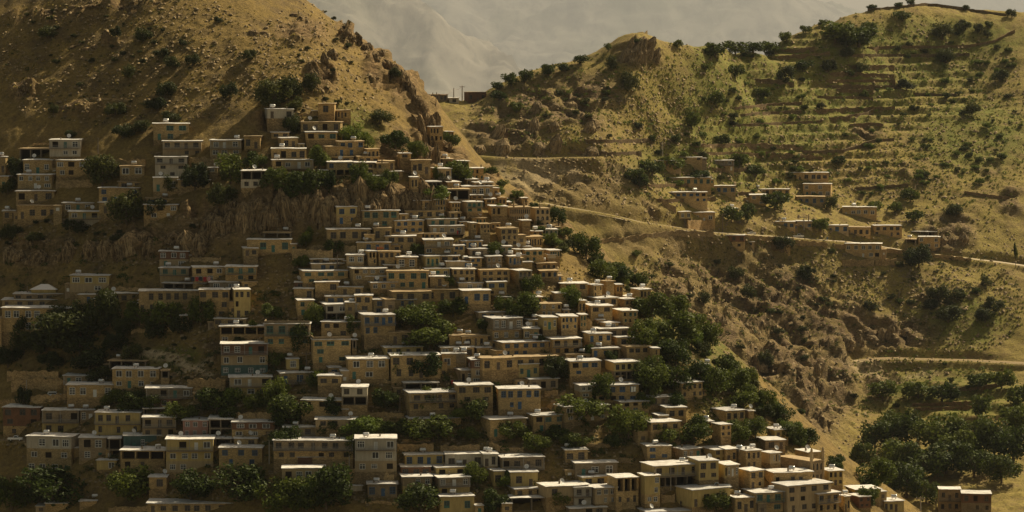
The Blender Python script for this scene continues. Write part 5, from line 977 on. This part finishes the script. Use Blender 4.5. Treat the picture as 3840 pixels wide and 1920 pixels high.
# ------------------------------------------------------------------ stone stairway
def stairway():
    p0 = A.hit(*g1((1050, 1090))[0]); p1 = A.hit(*g1((905, 1240))[0]); n = 24
    root = empty('stairway', p1); d = p0 - p1; ang = math.atan2(d.y, d.x); L = math.hypot(d.x, d.y); rise = d.z / n; run = L / n
    b = MB(); b.box(0, run * 1.04, -1.5, 1.5, -1.6, rise); me = b.mesh('step', M_WALL)
    for k in range(n): link('step', me, root, (k * run, 0, k * rise + 0.25))
    root.rotation_euler = (0, 0, ang)
    tag(root, 'long flight of stone steps climbing between the houses', 'stairway', 2070, 1500, None, False)
stairway()

# ------------------------------------------------------------------ rooftop things
def tank_parts():
    b = MB(); n = 12; r = 0.46
    b.tube([(-0.78, 0, 0.75), (-0.72, 0, 0.75), (-0.6, 0, 0.75), (0.6, 0, 0.75), (0.72, 0, 0.75), (0.78, 0, 0.75)], [r * .5, r * .85, r, r, r * .85, r * .5], n)
    body = b.mesh('barrel', M_STEEL); c = MB()
    for x in (-0.5, 0.42): c.box(x, x + 0.08, -0.36, -0.28, 0, 0.5); c.box(x, x + 0.08, 0.28, 0.36, 0, 0.5); c.box(x, x + 0.08, -0.36, 0.36, 0.3, 0.36)
    return body, c.mesh('stand', M_RUST)
TANK = tank_parts()
def dish_parts():
    b = MB(); N = 14; rings = [(0, 0), (0.25, 0.02), (0.5, 0.09), (0.7, 0.18)]
    for r, z in rings: b.v += [(r * math.cos(2 * math.pi * i / N), -z - 0.0, r * math.sin(2 * math.pi * i / N)) for i in range(N)]
    for k in range(3):
        for i in range(N): j = (i + 1) % N; b.f.append((k * N + i, k * N + j, k * N + N + j, k * N + N + i)); b.m.append(0)
    dish = b.mesh('dish', M_DISH); c = MB(); c.tube([(0, 0.1, -1.0), (0, 0.1, 0)], 0.05, 6); mast = c.mesh('mast', M_RAIL); a = MB(); a.tube([(0, 0, -0.6), (0, -0.7, 0)], 0.025, 5); a.box(-.06, .06, -.78, -.66, -.05, .07)
    return dish, mast, a.mesh('arm', M_RAIL)
DISH = dish_parts()
gr = random.Random(21)
def on_roof(i, what):
    h = HOUSES[i]; root = h['root']; c, s_ = math.cos(h['th']), math.sin(h['th'])
    x = gr.uniform(-0.75, 0.75) * h['hw']; y = gr.uniform(0.8, max(1.0, h['d'] * 0.45)); L = root.location
    p = Vector((L.x + c * x - s_ * y, L.y + s_ * x + c * y, L.z + h['H'] + 0.3)); k = 1.0 if h['fld'] is A else 1.3
    if what == 'T':
        o = empty('water_tank', p, gr.uniform(-0.5, 0.5)); o.scale = (k,) * 3; link('barrel', TANK[0], o); link('stand', TANK[1], o)
        tag(o, 'silver rooftop water tank', 'water tank', h['uc'] + x / 0.07, h['vt'], 'rooftop water tanks')
    else:
        o = empty('satellite_dish', p + Vector((0, 0, 0.9)), gr.uniform(-0.2, 0.9)); o.scale = (k * 0.9,) * 3
        e = link('dish', DISH[0], o, rot=(-0.5, 0, 0)); link('arm', DISH[2], e); link('mast', DISH[1], o)
        tag(o, 'pale rooftop satellite dish', 'satellite dish', h['uc'] + x / 0.07, h['vt'], 'rooftop satellite dishes')
have = {}
for i, w in ROOFTOP: on_roof(i, w); have[i] = 1
for i, h in enumerate(HOUSES):
    if i in have or h['root'].name.startswith('mosque'): continue
    r = gr.random()
    if r < 0.26: on_roof(i, 'T')
    elif r < 0.44 and h['fld'] is A: on_roof(i, 'D')

# ------------------------------------------------------------------ poles and lines
POLES = {}
def pole(key, u, v0, v1, look, arm=True, mat=None, lean=0.0):
    P, fld = hit_any(u, v1); s = P.y / F; h = (v1 - v0) * s; root = empty('utility_pole', P); r = 0.17 if fld is A else 0.26
    b = MB(); b.tube([(0, 0, -0.8), (lean * 0.5, 0, h * 0.5), (lean, 0, h)], [r, r * 0.85, r * 0.65], 8); b.build('post', mat or M_WOOD, root)
    if arm:
        c = MB(); c.box(lean - 1.2, lean + 1.2, -0.09, 0.09, h - 0.7, h - 0.5); cr = c.build('crossarm', M_WOOD, root)
        for x in (-1.1, 0, 1.0): i_ = MB(); i_.tube([(lean + x, 0, h - 0.5), (lean + x, 0, h - 0.2)], 0.07, 6); i_.build('insulator', M_DISH, cr)
    tag(root, look, 'pole', u, v1, 'utility poles'); POLES[key] = P + Vector((lean, 0, h - 0.25))
pole('a', 900 + 1533 / 1.84, 317, 374, 'wooden utility pole with crossarm on the skyline'); pole('b', 900 + 1475 / 1.84, 330, 380, 'thin bare pole on the skyline', False); pole('c', 900 + 1350 / 1.84, 349, 403, 'leaning bare pole on the skyline', False, None, 0.3)
for k, (u, v0, v1) in enumerate([(2126, 1340, 1425), (1149, 1318, 1380), (368, 520, 585), (1010, 1655, 1742), (1242, 1680, 1750), (2495, 1742, 1835), (2515, 1744, 1838), (1891, 1705, 1766), (2213, 1742, 1785), (3452, 1862, 1918), (3510, 1866, 1918), (2478, 534, 585), (2484, 532, 583), (2710, 800, 870), (1265, 955, 1010), (1310, 1710, 1782), (1500, 1490, 1560), (1050, 1500, 1580), (100, 1425, 1505), (103, 1072, 1125), (2043, 1560, 1640), (3015, 812, 862), (3032, 808, 860)]):
    pole(k, u, v0, v1, 'wooden utility pole' if k % 3 else 'grey concrete pole', k % 4 == 1, M_WOOD if k % 3 else M_CONC)
def wire(a, b, sag, look):
    m = MB(); o = POLES[a]; d = POLES[b] - o
    m.tube([tuple(d * (k / 12) + Vector((0, 0, -sag * 4 * (k / 12) * (1 - k / 12)))) for k in range(13)], 0.05, 4); w = m.build('power_line', M_RUST); w.location = o
    tag(w, look, 'cable', 0, 0, None, False)
wire('a', 'b', 1.0, 'sagging cable between the skyline poles'); wire('b', 'c', 1.5, 'cable from bare skyline pole to leaning pole'); wire(0, 17, 3.0, 'long cable strung over the middle village roofs'); wire(3, 4, 1.5, 'cable strung above the parked silver saloon')

# ------------------------------------------------------------------ vehicles
def carpaint(name, c): return plain_mat(name, c, 0.3, 0.5, 0.2, 0.05)
PAINT = {'white': carpaint('white_car_paint', (0.7, 0.69, 0.66)), 'silver': carpaint('silver_car_paint', (0.5, 0.5, 0.48)), 'blue': carpaint('blue_car_paint', (0.08, 0.12, 0.2))}
M_TYRE = plain_mat('tyre', (0.02, 0.02, 0.02), 0.9); M_GLASS = PANE['d']
PROF = {'saloon': ([(-2.2, .35), (-2.2, .75), (-1.95, .92), (-1.15, .98), (-0.55, 1.38), (0.55, 1.42), (1.2, 1.0), (2.0, .86), (2.2, .7), (2.2, .35)], [(-1.0, .99, -.5, 1.33), (.5, 1.36, 1.08, 1.0)]),
        'offroader': ([(-2.1, .45), (-2.1, 1.05), (-1.95, 1.78), (0.45, 1.82), (0.95, 1.15), (1.95, 1.05), (2.15, .9), (2.15, .45)], [(-1.8, 1.15, -1.8, 1.68), (.4, 1.72, .82, 1.15)]),
        'pickup': ([(-2.4, .5), (-2.4, 1.02), (-0.5, 1.02), (-0.4, 1.68), (0.65, 1.72), (1.2, 1.1), (2.3, 1.0), (2.4, .5)], [(-.35, 1.1, -.3, 1.6), (.6, 1.62, 1.05, 1.12)]),
        'truck': ([(-2.9, .6), (-2.9, 1.5), (1.1, 1.5), (1.1, 2.1), (2.2, 2.1), (2.6, 1.35), (2.7, .6)], [(1.25, 1.4, 1.25, 2.0), (2.1, 2.0, 2.45, 1.42)])}
def car(kind, paint, u, v, wpx, look, flip=False):
    P, fld = hit_any(u, v); prof, gl = PROF[kind]; L = prof[-1][0] - prof[0][0]; s = wpx * P.y / F / L
    root = empty({'saloon': 'car', 'offroader': 'car', 'pickup': 'pickup_truck', 'truck': 'truck'}[kind], P + Vector((0, 0, 0.1)), math.pi if flip else 0.0); root.scale = (s,) * 3
    b = MB(); n = len(prof)
    for y, ins in ((-0.85, 0), (0.85, 0)):
        b.v += [(x, y * (0.86 if z > 1.2 else 1.0), z) for x, z in prof]
    for i in range(n): j = (i + 1) % n; b.f.append((i, j, n + j, n + i)); b.m.append(0)
    b.f += [tuple(range(n - 1, -1, -1)), tuple(range(n, 2 * n))]; b.m += [0, 0]; b.build('body', PAINT[paint], root)
    (xa, za, xb, zb), (xc, zc, xd, zd) = gl
    for y in (-1, 1):
        w = MB(); w.quad((xa, y * .865, za), (xd, y * .865, zd), (xc, y * .76, zc), (xb, y * .76, zb)); w.build('side_window', M_GLASS, root)
    w = MB(); w.quad((xd + .16, -.72, zd), (xd + .16, .72, zd), (xc + .14, .62, zc - .02), (xc + .14, -.62, zc - .02)); w.build('windscreen', M_GLASS, root)
    for x in (-L * 0.3, L * 0.3):
        for y in (-.8, .62):
            t = MB(); t.tube([(x, y, .33), (x, y + .18, .33)], .33, 12); ty = t.build('wheel', M_TYRE, root); h = MB(); h.tube([(x, y - .012, .33), (x, y + .192, .33)], .19, 10); h.build('rim', M_STEEL, ty)
    for y in (-.62, .62): l_ = MB(); l_.box(L / 2 - 0.06, L / 2 + 0.012, y - .15, y + .15, .62, .78); l_.build('headlight', M_DISH, root)
    tag(root, look, 'car' if kind in ('saloon', 'offroader') else 'truck', u, v, None, False)
car('offroader', 'white', 205, 1493, 52, 'white off-road car parked by the grey wall'); car('pickup', 'white', 58, 1655, 56, 'white pickup parked at the far left edge'); car('saloon', 'silver', 1351, 1773, 52, 'silver saloon parked before the white three-storey house', True)
car('truck', 'white', 2706, 1834, 62, 'white-cabbed truck parked by the lower shops', True); car('saloon', 'white', 2508, 1829, 44, 'white saloon behind the twin concrete poles'); car('saloon', 'blue', 2598, 1831, 40, 'blue saloon parked by the lower shopfront'); car('saloon', 'white', 2818, 881, 32, 'white saloon on the far hillside road'); car('pickup', 'white', 2994, 893, 42, 'white pickup truck stopped on the far hillside road'); car('saloon', 'silver', 2040, 1262, 30, 'silver saloon under the yellow house on posts')

# ------------------------------------------------------------------ washing on the lines
CLOTH = [plain_mat('orange_cloth', (0.45, 0.13, 0.03)), plain_mat('red_cloth', (0.35, 0.03, 0.03)), plain_mat('dark_cloth', (0.03, 0.03, 0.04)), plain_mat('pink_cloth', (0.5, 0.25, 0.25)), plain_mat('white_cloth', (0.7, 0.68, 0.62)), plain_mat('blue_cloth', (0.05, 0.15, 0.35))]
def washing(u0, u1, v0, v1, cols, look):
    best = [h for h in HOUSES if h['u0'] - 5 <= (u0 + u1) / 2 <= h['u1'] + 5 and h['vt'] <= v1 <= h['vb'] + 8 and h['fld'] is A]
    D = (min(best, key=lambda h: h['vb'] - v1 if h['vb'] > v1 else 99)['D'] if best else hit_any(u0, v1)[0].y) - 1.7
    s = D / F; z1 = float(ray(u0, v0)[1]) * D; z0 = float(ray(u0, v1)[1]) * D; x0 = float(ray(u0, v0)[0]) * D; x1 = float(ray(u1, v0)[0]) * D
    root = empty('washing_line', ((x0 + x1) / 2, D, z0)); hw = (x1 - x0) / 2; hh = z1 - z0
    b = MB(); b.tube([(-hw - .2, 0, hh), (hw + .2, 0, hh)], 0.03, 4); b.build('line', M_RAIL, root); n = len(cols)
    for k, c in enumerate(cols):
        a = -hw + 2 * hw * k / n; w = 2 * hw / n * 0.82; m = MB()
        for i in range(5): x = a + w * i / 4; y = 0.05 * math.sin(i * 2.1 + k); m.v += [(x, y, hh), (x, y * 1.6, 0.1 * (k % 3))]
        for i in range(4): m.f.append((2 * i, 2 * i + 1, 2 * i + 3, 2 * i + 2)); m.m.append(0)
        m.build('cloth', CLOTH[c], root)
    tag(root, look, 'laundry', (u0 + u1) / 2, v0, None, False)
E = lambda a, b: tl(1100, 720, 2.576, a, b)
washing(*[E(805, 0)[0], E(872, 0)[0], E(0, 530)[1], E(0, 556)[1]], (0, 0, 0), 'orange cloths drying before the blue-windowed house'); washing(E(1580, 0)[0], E(1612, 0)[0], E(0, 372)[1], E(0, 408)[1], (1, 2), 'red and black clothes hanging on the upper balcony')
washing(717, 792, 1038, 1056, (2, 1, 2, 1, 3), 'dark red and pink washing by the upper-left houses'); washing(1692, 1730, 1425, 1440, (1, 2, 2, 2), 'small dark clothes on a line left of red-brick house'); washing(2366, 2386, 1450, 1470, (4, 4), 'white sheets on a balcony above the lower orchard')

# ------------------------------------------------------------------ people
def person_mesh():
    P = [(0, 0, .95), (0, 0, 1.15), (0, 0, 1.42), (0, 0, 1.52), (0, -.02, 1.66), (.1, 0, .9), (.11, -.03, .5), (.12, .02, .08), (.12, -.12, .04), (-.1, 0, .9), (-.11, .06, .5), (-.12, .1, .08), (-.12, -.04, .04), (.2, 0, 1.4), (.26, .02, 1.12), (.25, -.1, .9), (-.2, 0, 1.4), (-.26, .02, 1.12), (-.25, -.08, .9)]
    Ed = [(0, 1), (1, 2), (2, 3), (3, 4), (0, 5), (5, 6), (6, 7), (7, 8), (0, 9), (9, 10), (10, 11), (11, 12), (2, 13), (13, 14), (14, 15), (2, 16), (16, 17), (17, 18)]
    rad = [.15, .14, .16, .06, .11, .1, .075, .05, .04, .1, .075, .05, .04, .07, .05, .035, .07, .05, .035]
    me = bpy.data.meshes.new('person'); me.from_pydata(P, Ed, []); o = bpy.data.objects.new('person', me); COL.objects.link(o)
    o.modifiers.new('skin', 'SKIN'); 
    for i, r in enumerate(rad): me.skin_vertices[0].data[i].radius = (r, r)
    me.skin_vertices[0].data[0].use_root = True; sb = o.modifiers.new('sub', 'SUBSURF'); sb.levels = 1; sb.render_levels = 1
    me.materials.append(CLOTH[3]); return o
pr = None
for k, (u, v, m, look) in enumerate([(2526, 1880, 3, 'person in pink standing by the lower stone steps'), (3094, 903, 2, 'person in dark clothes walking on the far road'), (3102, 904, 5, 'person in blue walking on the far road'), (1564, 652, 2, 'person in black on the lane below the crag'), (2553, 1905, 2, 'person in dark clothes below the twin concrete poles')]):
    if pr is None: o = pr = person_mesh()
    else:
        o = pr.copy(); o.data = pr.data.copy(); COL.objects.link(o); o.data.materials[0] = CLOTH[m]
    P, fld = hit_any(u, v); o.location = P + Vector((0, 0, 0.02)); o.rotation_euler = (0, 0, k * 1.3); tag(o, look, 'person', u, v, None, False)

# ------------------------------------------------------------------ haze
def haze():
    b = MB(); b.box(-45000, 45000, -30000, 106000, -1001, 5200); o = b.build('haze', [], None); m = bpy.data.materials.new('dusty_air'); m.use_nodes = True; t = m.node_tree; t.nodes.clear()
    v = t.nodes.new('ShaderNodeVolumePrincipled'); v.inputs['Color'].default_value = (0.43, 0.455, 0.51, 1); v.inputs['Density'].default_value = HAZE; v.inputs['Anisotropy'].default_value = 0.35
    out = t.nodes.new('ShaderNodeOutputMaterial'); t.links.new(v.outputs[0], out.inputs['Volume']); o.data.materials.append(m); o['kind'] = 'stuff'
HAZE = 0.000021
haze()
finish_labels()
